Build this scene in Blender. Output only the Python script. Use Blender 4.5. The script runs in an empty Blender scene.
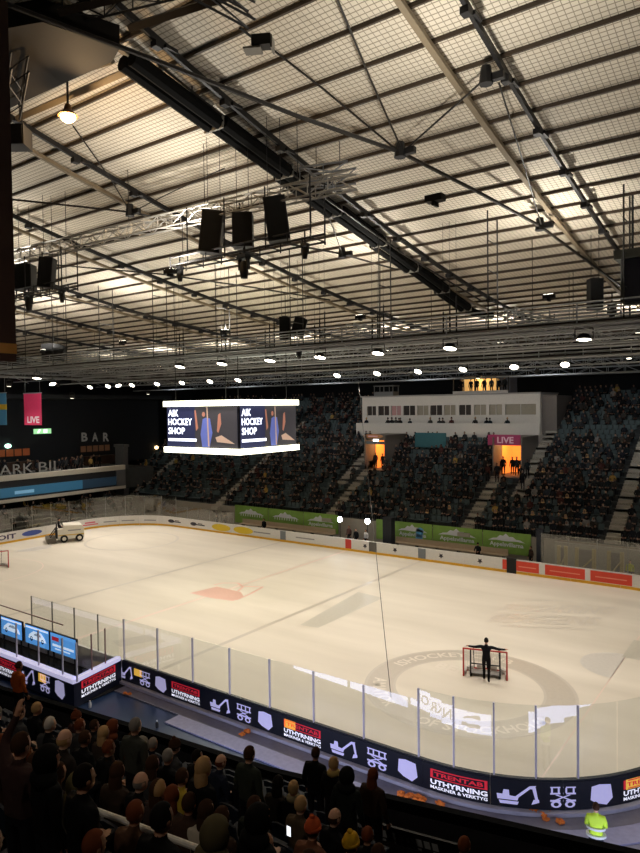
import bpy, bmesh, math, random
from mathutils import Vector, Matrix
rnd = random.Random(7)
sc = bpy.context.scene
COL = sc.collection
PI = math.pi
# ------------------------------------------------------------------ camera (solved from the rink's own lines)
CAM = (33.2077, -34.9011, 12.8670); YAW, PITCH, ROLL, FPX = -0.62572, -0.02712, -0.01264, 666.486
W_, H_ = 640, 853
def cam_axes():
    cy, sy, cp, sp = math.cos(YAW), math.sin(YAW), math.cos(PITCH), math.sin(PITCH)
    f = Vector((sy*cp, cy*cp, sp)); r = Vector((cy, -sy, 0)); u = r.cross(f)
    cr, sr = math.cos(ROLL), math.sin(ROLL)
    return f, cr*r + sr*u, cr*u - sr*r
CF, CR, CU = cam_axes(); CC = Vector(CAM)
def proj(P):
    d = Vector(P) - CC; z = d.dot(CF)
    if z < .1: return (9999, 9999, z)
    return (W_/2 + FPX*d.dot(CR)/z, H_/2 - FPX*d.dot(CU)/z, z)
def ray(x, y): return CF + CR*((x - W_/2)/FPX) - CU*((y - H_/2)/FPX)
def at(x, y, ax, val):
    d = ray(x, y); t = (val - CC[ax])/d[ax]; return CC + d*t
def at_fn(x, y, g, t0=1, t1=140, n=900):
    """first point along the sight line where g(P) changes sign"""
    d = ray(x, y); p = g(CC + d*t0)
    for i in range(1, n+1):
        t = t0 + (t1 - t0)*i/n; q = g(CC + d*t)
        if p*q <= 0:
            a, b = t - (t1 - t0)/n, t
            for _ in range(30):
                m = (a + b)/2
                if g(CC + d*a)*g(CC + d*m) <= 0: b = m
                else: a = m
            return CC + d*b
        p = q
    return CC + d*60
cam = bpy.data.cameras.new('camera'); co = bpy.data.objects.new('camera', cam); COL.objects.link(co)
cam.sensor_fit = 'HORIZONTAL'; cam.sensor_width = 36; cam.lens = FPX/W_*36; cam.clip_end = 500; cam.clip_start = .05
M3 = Matrix((CR, CU, -CF)).transposed()
co.matrix_world = Matrix.Translation(CC) @ M3.to_4x4()
sc.camera = co
# ------------------------------------------------------------------ materials
def lin(c):
    c /= 255.0
    return c/12.92 if c <= .04045 else ((c + .055)/1.055)**2.4
def rgb(c): return (lin(c[0]), lin(c[1]), lin(c[2]), 1)
MATS = {}
def mat(name, c, rough=.6, metal=0, noise=.10, scale=6.0, es=0, spec=.4, sample=True):
    if name in MATS: return MATS[name]
    m = bpy.data.materials.new(name); m.use_nodes = True; nt = m.node_tree; b = nt.nodes['Principled BSDF']
    col = rgb(c)
    tc = nt.nodes.new('ShaderNodeTexCoord'); nz = nt.nodes.new('ShaderNodeTexNoise'); nz.inputs['Scale'].default_value = scale; nz.inputs['Detail'].default_value = 3
    nt.links.new(tc.outputs['Object'], nz.inputs['Vector'])
    mx = nt.nodes.new('ShaderNodeMix'); mx.data_type = 'RGBA'
    mx.inputs['A'].default_value = tuple(max(0, v*(1 - noise)) for v in col[:3]) + (1,)
    mx.inputs['B'].default_value = tuple(min(1, v*(1 + noise)) for v in col[:3]) + (1,)
    nt.links.new(nz.outputs['Fac'], mx.inputs['Factor'])
    nt.links.new(mx.outputs['Result'], b.inputs['Base Color'])
    b.inputs['Roughness'].default_value = rough; b.inputs['Metallic'].default_value = metal
    b.inputs['Specular IOR Level'].default_value = spec
    if es:
        b.inputs['Emission Color'].default_value = col; b.inputs['Emission Strength'].default_value = es
        if not sample: m.cycles.emission_sampling = 'NONE'
    MATS[name] = m
    return m
def glass_mat(name, tint=(250, 252, 252), f0=.045, gain=1.0):
    m = bpy.data.materials.new(name); m.use_nodes = True; nt = m.node_tree; nt.nodes.clear()
    o = nt.nodes.new('ShaderNodeOutputMaterial'); mix = nt.nodes.new('ShaderNodeMixShader')
    t = nt.nodes.new('ShaderNodeBsdfTransparent'); t.inputs[0].default_value = rgb(tint)
    g = nt.nodes.new('ShaderNodeBsdfGlossy'); g.inputs['Roughness'].default_value = .0; g.inputs[0].default_value = (1, 1, 1, 1)
    lw = nt.nodes.new('ShaderNodeLayerWeight'); lw.inputs[0].default_value = .5
    p = nt.nodes.new('ShaderNodeMath'); p.operation = 'POWER'; p.inputs[1].default_value = 5
    ma = nt.nodes.new('ShaderNodeMath'); ma.operation = 'MULTIPLY_ADD'; ma.inputs[1].default_value = (1 - f0)*gain; ma.inputs[2].default_value = f0*gain; ma.use_clamp = True
    nt.links.new(lw.outputs['Facing'], p.inputs[0]); nt.links.new(p.outputs[0], ma.inputs[0]); nt.links.new(ma.outputs[0], mix.inputs[0])
    nt.links.new(t.outputs[0], mix.inputs[1]); nt.links.new(g.outputs[0], mix.inputs[2]); nt.links.new(mix.outputs[0], o.inputs[0])
    return m
def ice_mat():
    m = mat('ice', (236, 226, 210), rough=.28, noise=0, spec=.3); nt = m.node_tree; b = nt.nodes['Principled BSDF']
    tc = nt.nodes.new('ShaderNodeTexCoord')
    n1 = nt.nodes.new('ShaderNodeTexNoise'); n1.inputs['Scale'].default_value = .16; n1.inputs['Detail'].default_value = 4
    mp = nt.nodes.new('ShaderNodeMapping'); mp.inputs['Rotation'].default_value = (0, 0, .35); mp.inputs['Scale'].default_value = (.35, 2.2, 1)
    nt.links.new(tc.outputs['Object'], mp.inputs[0]); nt.links.new(mp.outputs[0], n1.inputs['Vector'])
    cr = nt.nodes.new('ShaderNodeValToRGB'); cr.color_ramp.elements[0].position = .3; cr.color_ramp.elements[1].position = .7
    cr.color_ramp.elements[0].color = rgb((206, 197, 182)); cr.color_ramp.elements[1].color = rgb((228, 219, 205))
    nt.links.new(n1.outputs['Fac'], cr.inputs[0]); nt.links.new(cr.outputs[0], b.inputs['Base Color'])
    n2 = nt.nodes.new('ShaderNodeTexNoise'); n2.inputs['Scale'].default_value = .6
    nt.links.new(tc.outputs['Object'], n2.inputs['Vector'])
    mr = nt.nodes.new('ShaderNodeMapRange'); mr.inputs['To Min'].default_value = .45; mr.inputs['To Max'].default_value = .6
    nt.links.new(n2.outputs['Fac'], mr.inputs[0]); nt.links.new(mr.outputs[0], b.inputs['Roughness'])
    return m
def roof_mat():
    m = mat('roof_sheet', (222, 204, 172), rough=.7, noise=0); nt = m.node_tree; b = nt.nodes['Principled BSDF']
    tc = nt.nodes.new('ShaderNodeTexCoord')
    def lines(axis, period, duty):
        sp = nt.nodes.new('ShaderNodeSeparateXYZ'); nt.links.new(tc.outputs['Object'], sp.inputs[0])
        a = nt.nodes.new('ShaderNodeMath'); a.operation = 'MULTIPLY'; a.inputs[1].default_value = 1/period; nt.links.new(sp.outputs[axis], a.inputs[0])
        f = nt.nodes.new('ShaderNodeMath'); f.operation = 'FRACT'; nt.links.new(a.outputs[0], f.inputs[0])
        l = nt.nodes.new('ShaderNodeMath'); l.operation = 'LESS_THAN'; l.inputs[1].default_value = duty; nt.links.new(f.outputs[0], l.inputs[0])
        return l.outputs[0]
    c1 = lines('Y', .1875, .2); c2 = lines('X', .21, .12)
    mx = nt.nodes.new('ShaderNodeMath'); mx.operation = 'MAXIMUM'; nt.links.new(c1, mx.inputs[0]); nt.links.new(c2, mx.inputs[1])
    nz = nt.nodes.new('ShaderNodeTexNoise'); nz.inputs['Scale'].default_value = .5; nt.links.new(tc.outputs['Object'], nz.inputs['Vector'])
    cr = nt.nodes.new('ShaderNodeValToRGB'); cr.color_ramp.elements[0].color = rgb((206, 196, 178)); cr.color_ramp.elements[1].color = rgb((228, 218, 200))
    nt.links.new(nz.outputs['Fac'], cr.inputs[0])
    mm = nt.nodes.new('ShaderNodeMix'); mm.data_type = 'RGBA'; nt.links.new(mx.outputs[0], mm.inputs['Factor'])
    nt.links.new(cr.outputs[0], mm.inputs['A']); mm.inputs['B'].default_value = rgb((150, 139, 120))
    nt.links.new(mm.outputs['Result'], b.inputs['Base Color'])
    return m
K = dict
white = mat('white_board', (226, 224, 222), .45)
yellow = mat('yellow_kick', (226, 172, 40), .5)
red_ad = mat('red_advert', (226, 74, 52), .5)
dark = mat('black_metal', (22, 21, 22), .55)
darkgrey = mat('dark_grey_metal', (52, 50, 48), .55, .3)
steel = mat('galvanised_steel', (146, 150, 154), .45, .5)
brownsteel = mat('painted_brown_steel', (66, 54, 42), .6)
railpaint = mat('pale_brown_steel', (128, 114, 92), .6)
concrete = mat('concrete', (120, 116, 110), .85, noise=.2, scale=3)
standc = mat('stand_concrete', (62, 64, 64), .85, noise=.2, scale=2)
stairc = mat('pale_stair', (165, 158, 146), .8, noise=.15)
blackwall = mat('black_wall', (16, 17, 19), .9)
bluewall = mat('dark_blue_wall', (30, 38, 46), .85)
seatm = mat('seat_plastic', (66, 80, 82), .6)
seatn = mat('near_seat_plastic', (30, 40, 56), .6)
bluefloor = mat('blue_floor', (30, 50, 84), .3, noise=.25, scale=1.5)
greywalk = mat('pale_walkway', (178, 176, 186), .5, noise=.15)
lampglow = mat('lamp_glow', (255, 246, 226), es=14)
striplight = mat('strip_light', (255, 252, 226), es=3.2)
led_dark = mat('led_screen_dark', (10, 13, 24), .5, es=.25)
led_lav = mat('led_lavender', (188, 184, 226), .5, es=.5)
led_white = mat('led_white', (236, 236, 250), .5, es=.8, sample=False)
led_red = mat('led_red', (196, 36, 52), .5, es=.55, sample=False)
led_yellow = mat('led_yellow', (226, 176, 70), .5, es=.7, sample=False)
led_blue = mat('led_blue', (92, 160, 230), .5, es=.75)
led_pale = mat('led_pale', (216, 232, 252), .5, es=.9, sample=False)
ribbon = mat('led_ribbon', (206, 214, 255), .5, es=5.5)
ribbon_txt = mat('led_ribbon_lettering', (120, 122, 140), .5, es=1.2, sample=False)
cap_lav = mat('pale_cap', (206, 202, 232), .4)
rubber = mat('black_rubber', (14, 14, 15), .8)
glass = glass_mat('rink_glass')
farglass = glass_mat('hazy_glass', (222, 222, 218), .07)
linegrey = mat('ice_line_grey', (196, 187, 174), .3, noise=.05)
linered = mat('ice_line_red', (226, 204, 190), .3, noise=.05)
logo_red = mat('ice_print_red', (226, 182, 166), .3, noise=.08)
adgrey = mat('ice_print_grey', (198, 192, 178), .3, noise=.08)
ringgrey = mat('ice_ring_grey', (190, 180, 166), .3, noise=.08)
textgrey = mat('ice_text_grey', (222, 212, 198), .3, noise=.05)
pink = mat('pink_banner', (226, 60, 104), .6)
pinkdark = mat('magenta_sign', (170, 60, 104), .6)
teal = mat('teal_sign', (44, 92, 98), .6)
green = mat('green_banner', (124, 160, 72), .6, noise=.25, scale=2)
orange_glow = mat('orange_room', (236, 140, 58), .7, es=.9)
warm_room = mat('warm_room', (222, 178, 110), .7, es=.55)
cream = mat('press_box_white', (206, 198, 188), .6)
windowdk = mat('box_window', (66, 60, 56), .15)
greyblue = mat('grey_blue_door', (120, 126, 134), .5)
exitgreen = mat('exit_green', (150, 210, 150), es=1.3)
skyb = mat('flag_blue', (84, 150, 190), .6)
flagy = mat('flag_yellow', (230, 186, 50), .6)
netm = mat('net_cord', (212, 206, 200), .7)
goalred = mat('goal_red', (186, 44, 40), .4)
# ------------------------------------------------------------------ mesh building
def wloc(o):
    v = Vector((0, 0, 0))
    while o: v += o.location; o = o.parent
    return v
TXT = {}
def text_data(s, bold=.02):
    k = (s, bold)
    if k not in TXT:
        cu = bpy.data.curves.new('lettering', 'FONT'); cu.body = s; cu.size = 1; cu.offset = bold; cu.resolution_u = 2
        ob = bpy.data.objects.new('lettering', cu); COL.objects.link(ob)
        dg = bpy.context.evaluated_depsgraph_get(); me = bpy.data.meshes.new_from_object(ob.evaluated_get(dg))
        vs = [v.co.copy() for v in me.vertices]; fs = [tuple(p.vertices) for p in me.polygons]
        bpy.data.objects.remove(ob); bpy.data.curves.remove(cu); bpy.data.meshes.remove(me)
        x0 = min(v.x for v in vs); x1 = max(v.x for v in vs); y0 = min(v.y for v in vs); y1 = max(v.y for v in vs)
        TXT[k] = ([((v.x - x0)/(x1 - x0), (v.y - y0)/(y1 - y0)) for v in vs], fs, (x1 - x0)/(y1 - y0))
    return TXT[k]
class MB:
    def __init__(s): s.v = []; s.f = []; s.mi = []; s.cur = 0
    def m(s, i): s.cur = i; return s
    def add(s, vs, fs):
        n = len(s.v); s.v += [tuple(v) for v in vs]; s.f += [tuple(n + i for i in f) for f in fs]; s.mi += [s.cur]*len(fs); return s
    def box(s, c, d, rz=0, mtx=None):
        hx, hy, hz = d[0]/2, d[1]/2, d[2]/2
        vs = [Vector((x*hx, y*hy, z*hz)) for z in (-1, 1) for y in (-1, 1) for x in (-1, 1)]
        R = mtx if mtx is not None else Matrix.Rotation(rz, 3, 'Z')
        c = Vector(c)
        return s.add([R @ v + c for v in vs], [(0, 2, 3, 1), (4, 5, 7, 6), (0, 1, 5, 4), (2, 6, 7, 3), (0, 4, 6, 2), (1, 3, 7, 5)])
    def box2(s, a, b): return s.box([(a[i] + b[i])/2 for i in range(3)], [abs(b[i] - a[i]) for i in range(3)])
    def cyl(s, a, b, r1, r2=None, n=8, caps=True):
        r2 = r1 if r2 is None else r2
        a, b = Vector(a), Vector(b); d = (b - a)
        if d.length < 1e-6: return s
        d.normalize(); u = d.orthogonal().normalized(); w = d.cross(u)
        vs = []
        for p, r in ((a, r1), (b, r2)):
            for i in range(n):
                t = 2*PI*(i + .5)/n; vs.append(p + (u*math.cos(t) + w*math.sin(t))*r)
        fs = [(i, (i + 1) % n, n + (i + 1) % n, n + i) for i in range(n)]
        if caps: fs += [tuple(range(n - 1, -1, -1)), tuple(range(n, 2*n))]
        return s.add(vs, fs)
    def bar(s, a, b, r=.03): return s.cyl(a, b, r*1.2, n=4)
    def tube(s, pts, r, n=6):
        for a, b in zip(pts[:-1], pts[1:]): s.cyl(a, b, r, n=n)
        return s
    def lathe(s, c, prof, n=14, axis=Vector((0, 0, 1))):
        axis = Vector(axis).normalized(); u = axis.orthogonal().normalized(); w = axis.cross(u); c = Vector(c)
        vs = []; fs = []
        for (r, h) in prof:
            for i in range(n):
                t = 2*PI*i/n; vs.append(c + axis*h + (u*math.cos(t) + w*math.sin(t))*r)
        for j in range(len(prof) - 1):
            for i in range(n): fs.append((j*n + i, j*n + (i + 1) % n, (j + 1)*n + (i + 1) % n, (j + 1)*n + i))
        fs.append(tuple(range(n - 1, -1, -1))); fs.append(tuple((len(prof) - 1)*n + i for i in range(n)))
        return s.add(vs, fs)
    def ell(s, c, r, nu=12, nv=8, keep=None, R=None):
        c = Vector(c); vs = []; fs = []
        for j in range(nv + 1):
            ph = PI*j/nv
            for i in range(nu):
                t = 2*PI*i/nu; d = Vector((math.sin(ph)*math.cos(t), math.sin(ph)*math.sin(t), math.cos(ph)))
                q = Vector((d.x*r[0], d.y*r[1], d.z*r[2])); vs.append((R @ q if R else q) + c)
        for j in range(nv):
            for i in range(nu):
                if keep:
                    ph = PI*(j + .5)/nv; t = 2*PI*(i + .5)/nu
                    if not keep(math.sin(ph)*math.cos(t), math.sin(ph)*math.sin(t), math.cos(ph)): continue
                fs.append((j*nu + i, (j + 1)*nu + i, (j + 1)*nu + (i + 1) % nu, j*nu + (i + 1) % nu))
        return s.add(vs, fs)
    def poly(s, pts): return s.add(pts, [tuple(range(len(pts)))])
    def slab(s, pts, d):
        """a polygon given thickness along the vector d"""
        n = len(pts); d = Vector(d); a = [Vector(p) for p in pts]; b = [p + d for p in a]
        return s.add(a + b, [tuple(range(n - 1, -1, -1)), tuple(range(n, 2*n))] + [(i, (i + 1) % n, n + (i + 1) % n, n + i) for i in range(n)])
    def flat(s, fn, pts, sub=1):
        """polygon in (u, v) laid through the mapping fn"""
        return s.add([fn(*p) for p in pts], [tuple(range(len(pts)))])
    def rect(s, fn, u0, v0, u1, v1, n=1):
        for i in range(n):
            a, b = u0 + (u1 - u0)*i/n, u0 + (u1 - u0)*(i + 1)/n
            s.flat(fn, [(a, v0), (b, v0), (b, v1), (a, v1)])
        return s
    def text(s, fn, t, u, v, w, h, bold=.02):
        """lettering of width w and height h centred on (u, v)"""
        vs, fs, ar = text_data(t, bold)
        return s.add([fn(u - w/2 + x*w, v - h/2 + y*h) for x, y in vs], fs)
    def ring(s, fn, u, v, r0, r1, n=24, a0=0, a1=2*PI):
        for i in range(n):
            t, q = a0 + (a1 - a0)*i/n, a0 + (a1 - a0)*(i + 1)/n
            s.flat(fn, [(u + r0*math.cos(t), v + r0*math.sin(t)), (u + r1*math.cos(t), v + r1*math.sin(t)), (u + r1*math.cos(q), v + r1*math.sin(q)), (u + r0*math.cos(q), v + r0*math.sin(q))])
        return s
    def build(s, name, mt, parent=None, smooth=False):
        o0 = wloc(parent) if parent else Vector((0, 0, 0))
        me = bpy.data.meshes.new(name)
        me.from_pydata([(v[0] - o0.x, v[1] - o0.y, v[2] - o0.z) for v in s.v], [], s.f); me.update()
        ms = mt if isinstance(mt, (list, tuple)) else [mt]
        for x in ms: me.materials.append(x)
        if len(ms) > 1: me.polygons.foreach_set('material_index', s.mi)
        if smooth: me.polygons.foreach_set('use_smooth', [True]*len(me.polygons))
        o = bpy.data.objects.new(name, me); COL.objects.link(o)
        if parent: o.parent = parent
        return o
def tag(o, label=None, cat=None, group=None, kind=None):
    if label: o['label'] = label
    if cat: o['category'] = cat
    if group: o['group'] = group
    if kind: o['kind'] = kind
    return o
def thing(name, label, cat, loc=(0, 0, 0), group=None, rz=0):
    o = bpy.data.objects.new(name, None); o.empty_display_size = .2; COL.objects.link(o); o.location = loc; o.rotation_euler.z = rz
    return tag(o, label, cat, group)
def struct(o, label=None): o['kind'] = 'structure'; return tag(o, label)
def copy_tree(o, parent=None):
    c = o.copy(); COL.objects.link(c)
    if parent: c.parent = parent
    for ch in list(o.children): copy_tree(ch, c)
    return c
def drop_tree(o):
    for ch in list(o.children): drop_tree(ch)
    bpy.data.objects.remove(o)
def frame(o, u, v):
    o, u, v = Vector(o), Vector(u), Vector(v)
    return lambda a, b: o + u*a + v*b
# ------------------------------------------------------------------ rink outline
HX, HY, RR = 30.0, 15.0, 7.0
SEG = [('l', (-HX + RR, -HY), (1, 0), 2*(HX - RR)), ('a', (HX - RR, -HY + RR), -PI/2, RR*PI/2), ('l', (HX, -HY + RR), (0, 1), 2*(HY - RR)), ('a', (HX - RR, HY - RR), 0, RR*PI/2),
       ('l', (HX - RR, HY), (-1, 0), 2*(HX - RR)), ('a', (-HX + RR, HY - RR), PI/2, RR*PI/2), ('l', (-HX, HY - RR), (0, -1), 2*(HY - RR)), ('a', (-HX + RR, -HY + RR), PI, RR*PI/2)]
PER = sum(q[3] for q in SEG)
S_FAR = SEG[0][3] + SEG[1][3] + SEG[2][3] + SEG[3][3]      # s where the far straight begins (at X = +23)
S_LEFTC = S_FAR + SEG[4][3]; S_LEFT = S_LEFTC + SEG[5][3]; S_NEARL = S_LEFT + SEG[6][3]
def P(s, d=0, z=0):
    s = s % PER
    for k, c, a, L in SEG:
        if s <= L:
            if k == 'l': return Vector((c[0] + a[0]*s + a[1]*d, c[1] + a[1]*s - a[0]*d, z))
            t = a + s/RR; return Vector((c[0] + math.cos(t)*(RR + d), c[1] + math.sin(t)*(RR + d), z))
        s -= L
    return P(0, d, z)
def s_at(px, s0, s1, d, z):
    best = min((s0 + (s1 - s0)*i/3000 for i in range(3001)), key=lambda s: abs(proj(P(s, d, z))[0] - px))
    return best

def cuts(s0, s1):
    n = max(1, math.ceil((s1 - s0)/.55)); return [s0 + (s1 - s0)*i/n for i in range(n + 1)]
def strip(mb, s0, s1, d0, d1, z0, z1):
    cs = cuts(s0, s1)
    vs = []
    for s in cs: vs += [P(s, d0, z0), P(s, d1, z0), P(s, d1, z1), P(s, d0, z1)]
    f = []
    for i in range(len(cs) - 1):
        for j in range(4): f.append((4*i + j, 4*i + (j + 1) % 4, 4*i + 4 + (j + 1) % 4, 4*i + 4 + j))
    n = 4*(len(cs) - 1)
    f += [(3, 2, 1, 0), (n, n + 1, n + 2, n + 3)]
    return mb.add(vs, f)
# ================================================================== setting
fl = MB(); fl.box2((-60, -60, -.4), (60, 60, -.06)); struct(fl.build('floor', mat('arena_floor', (70, 68, 68), .8, noise=.2)), 'dark concrete floor under the whole arena')
ic = MB(); ring_pts = [P(PER*i/240, -.005, 0) for i in range(240)]
ic.slab([(q.x, q.y, -.05) for q in ring_pts], (0, 0, .05))
ice = struct(ic.build('ice_surface', ice_mat()), 'pale cream ice sheet of the rink')
I = lambda z: (lambda u, v: Vector((u, v, z)))
def ice_mark(name, mb, m): return mb.build(name, m, ice)
m = MB(); m.rect(I(.004), -.15, -14.95, .15, 14.95); ice_mark('center_line', m, linered)
for x in (-7.5, 7.5):
    m = MB(); m.rect(I(.004), x - .15, -14.95, x + .15, 14.95); ice_mark('blue_line', m, linegrey)
m = MB(); m.rect(I(.004), -26.03, -13.9, -25.97, 13.9); ice_mark('goal_line', m, linered)
m = MB(); m.rect(I(.004), 25.97, -13.9, 26.03, 13.9); ice_mark('goal_line', m, linered)
def pxpoly(mb, pts, z=.005): return mb.poly([at(x, y, 2, z) for x, y in pts])
m = MB(); pxpoly(m, [(190, 593), (217, 586.5), (241, 592), (244, 597), (233, 601), (211, 598)]); ice_mark('center_spot', m, logo_red)
m = MB()
for L in ([(214, 585), (222, 583), (238, 583), (243, 587), (238, 591)], [(240, 586), (263, 587), (250, 594), (236, 600)]):
    for a, b in zip(L[:-1], L[1:]):
        A, B = at(*a, 2, .006), at(*b, 2, .006); n = (B - A).cross(Vector((0, 0, 1))).normalized()*.09
        m.poly([A - n, B - n, B + n, A + n])
ice_mark('center_print', m, logo_red)
m = MB(); m.ring(I(.004), -20.5, 7.4, 4.3, 4.55, 60); ice_mark('faceoff_circle', m, linegrey)
m = MB(); m.ring(I(.004), -20.5, -7.4, 4.4, 4.5, 60); ice_mark('faceoff_circle', m, linered)
CX, CY = 20.9, -6.55
m = MB(); m.ring(I(.004), CX, CY, 3.35, 4.75, 72); ice_mark('printed_ring', m, ringgrey)
m = MB(); m.ring(I(.005), CX, CY, 4.6, 4.75, 72); m.ring(I(.005), CX, CY, 3.3, 3.42, 72); ice_mark('faceoff_circle', m, linegrey)
def arc_fn(r, a_mid, flip=1):
    def fn(u, v):
        t = a_mid - flip*u/r; rr = r + flip*v; return Vector((CX + rr*math.cos(t), CY + rr*math.sin(t), .006))
    return fn
m = MB(); m.text(arc_fn(4.05, 2.2), 'ISHOCKEY CLUB', 0, 0, 6.4, .62); m.text(arc_fn(4.05, -1.0, -1), 'OF STOCKHOLM', 0, 0, 5.6, .62)
m.text(arc_fn(4.05, -2.45, -1), 'AMATOR', 0, 0, 3.0, .62)
m.text(lambda u, v: Vector((CX - .9 + u*.86 + v*.0, CY + 1.55 + u*-.1 + v, .006)), 'BERNS', 0, 0, 3.4, .8, .03)
ice_mark('printed_lettering', m, textgrey)
A0, B0, C0, D0 = at(300, 625, 2, 0), at(358, 592, 2, 0), at(383, 598, 2, 0), at(318, 628, 2, 0)
m = MB(); m.poly([Vector((p.x, p.y, .005)) for p in (A0, B0, C0, D0)]); ice_mark('printed_advert', m, adgrey)
m = MB(); fnA = frame(A0 + Vector((0, 0, .003)), (B0 - A0), (D0 - A0)); m.text(lambda u, v: fnA(.5 + u, .5 + v), 'STOCKHOLM', 0, 0, .8, -.45, .03); ice_mark('printed_lettering', m, mat('ice_print_pale', (208, 202, 188), .3))
m = MB(); m.rect(frame(at(612, 690, 2, .005), (1, 0, 0), (0, 1, 0)), -.5, 4.5, 6.5, 7.5); ice_mark('printed_advert', m, adgrey)
a, b = at(484, 612, 2, 0), at(620, 617, 2, 0); c = at(545, 603, 2, 0); d_ = at(550, 626, 2, 0)
fnB = frame((a + b)/2 + Vector((0, 0, .005)), (b - a), (0, 1, 0))
m = MB(); m.text(fnB, 'FORSAKRING', 0, 1.4, .82, 1.9, .03); m.text(fnB, 'BERGENS', 0, -1.2, .78, 2.0, .03); m.rect(fnB, -.25, -3.0, .4, -2.75); m.rect(fnB, -.4, 3.3, .05, 3.5); ice_mark('printed_lettering', m, mat('ice_print_faint', (212, 203, 190), .3))
m = MB(); m.ring(I(.004), 26, 0, 0, 1.8, 20, PI/2, 3*PI/2); m.ring(I(.0041), -26, 0, 0, 1.8, 20, -PI/2, PI/2); ice_mark('goal_crease', m, mat('ice_crease', (214, 208, 200), .3))
m = MB(); pxpoly(m, [(112, 641), (150, 634), (158, 640), (120, 647)]); ice_mark('printed_advert', m, ringgrey)
# ------------------------------------------------------------------ rink boards, panel by panel
def board(s0, s1, label, mname=white, cap=white, far=True, grp=None):
    mid = P((s0 + s1)/2); t = thing('rink_board', label, 'rink board', (mid.x, mid.y, 0), grp)
    m = MB(); strip(m, s0 + .008, s1 - .008, 0, .1, 0, 1.04); m.build('panel', mname, t)
    m = MB(); strip(m, s0 + .008, s1 - .008, -.02, -.001, .0, .2); m.build('kick_strip', yellow, t)
    m = MB(); strip(m, s0 + .004, s1 - .004, -.02, .12, 1.04, 1.08); m.build('top_rail', cap, t)
    return t
def inner_fn(sc0, d=-.006):            # (u, v) on the ice side of the boards, u to the viewer's right when seen from the ice
    return lambda u, v: P(sc0 - u, d, v)
FARB = []
xs = [23, 19.6, 16.4, 14.6, 11.2, 7.85, 7.15, 3.1, 2.3, .45, -.2, -3.8, -7.1, -7.8, -11.4, -15, -19, -23]
for i, (x1, x0) in enumerate(zip(xs[:-1], xs[1:])):
    s0, s1 = S_FAR + (23 - x1), S_FAR + (23 - x0)
    w = abs(x1 - x0)
    if x1 == 7.85: lab, mt_ = 'grey blue marker post panel in the far boards right of the rubber column', greyblue
    elif x1 == -7.1: lab, mt_ = 'grey blue marker post panel in the far boards below the first green banner', greyblue
    elif x1 == .45: lab, mt_ = 'red centre line panel in the far boards beneath the two bright lamps', mat('red_marker', (206, 60, 56), .5)
    elif x1 == 3.1: lab, mt_ = 'open grey bench gate in the far boards next to the dark column', mat('gate_grey', (96, 94, 92), .6)
    else:
        where = ['under red advert plates by the penalty box glass', 'under red advert plates left of the tall dark post', 'where the red adverts begin', 'below the right half of the long green banner', 'below the middle of the long green banner', '', 'with small dark star marks right of the dark column', '', 'with a dark star mark by the two standing officials', '', 'left of the red centre line panel', 'right of the left grey blue marker', '', 'left of the left grey blue marker', 'with a yellow oval advert below the first green banner', 'with a yellow oval advert left of the first green banner', 'with dark logos at the start of the far left corner'][i]
        lab, mt_ = 'white far rink board ' + where, white
    FARB.append(board(s0, s1, lab, mt_))
lc = ['first white corner board after the far straight', 'second white corner board in the far left bend', 'white corner board in the middle of the far left bend', 'white corner board with the pink advert in the far left bend', 'last white corner board before the left end']
for i in range(5): FARB.append(board(S_LEFTC + 2.2*i, S_LEFTC + 2.2*(i + 1) - .0009, 'left end: ' + lc[i]))
le = ['behind the nose of the ice resurfacer', 'behind the ice resurfacer body', 'with the blue oval mark behind the resurfacer tail', 'with dark purple lettering at the left picture edge']
for i in range(4): FARB.append(board(S_LEFT + 4*i, S_LEFT + 4*i + 3.999, 'white left end rink board ' + le[i]))
for i in range(5): FARB.append(board(S_NEARL + 2.199*i, S_NEARL + 2.199*(i + 1), 'white board in the near left bend behind the player bench', grp='near left bend boards'))
for i in range(5): FARB.append(board(SEG[0][3] + SEG[1][3] + 3.2*i, SEG[0][3] + SEG[1][3] + 3.2*(i + 1), 'white rink board of the right end', grp='right end boards'))
for i in range(5): FARB.append(board(S_FAR - SEG[3][3] + 2.199*i, S_FAR - SEG[3][3] + 2.199*(i + 1), 'white board in the far right bend', grp='far right bend boards'))
def nearest_board(s):
    p = P(s); return min(FARB, key=lambda t: (wloc(t) - p).length)
def advert(px, fn_draw, name, mt_, s0=S_FAR - 9, s1=S_NEARL):
    s = s_at(px, s0, s1, -.01, .6); m = MB(); fn_draw(m, inner_fn(s)); return m.build(name, mt_, nearest_board(s))
darkink = mat('dark_ink', (52, 50, 62), .6); blueink = mat('blue_ink', (74, 92, 170), .6); pinkink = mat('pink_ink', (214, 110, 128), .6); greyink = mat('grey_ink', (150, 148, 150), .6)
for px in (221, 243): advert(px, lambda m, f: m.flat(f, [(1.35*math.cos(t*PI/9), .6 + .36*math.sin(t*PI/9)) for t in range(18)]), 'yellow_oval_advert', mat('yellow_advert', (226, 196, 46), .5))
def star(m, f, u=0, v=.62, r=.24): m.flat(f, [(u + r*(1 if k % 2 else .5)*math.sin(k*PI/5), v + r*(1 if k % 2 else .5)*math.cos(k*PI/5)) for k in range(10)])
for px in (365, 395, 441, 480): advert(px, lambda m, f: star(m, f), 'star_mark', darkink)
for px, w in ((176, 1.5), (199, 1.7)): advert(px, lambda m, f: (m.rect(f, -w/2, .5, w/2, .62, 4), m.flat(f, [(-w/2 + .5*math.cos(t*PI/5), .6 + .2*math.sin(t*PI/5)) for t in range(10)]), m.rect(f, -.2, .66, .5, .74, 2)), 'logo_advert', darkink)
advert(90, lambda m, f: (m.rect(f, -.9, .38, .9, .52, 3), m.rect(f, -.6, .6, .6, .76, 3)), 'pink_advert', pinkink)
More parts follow.
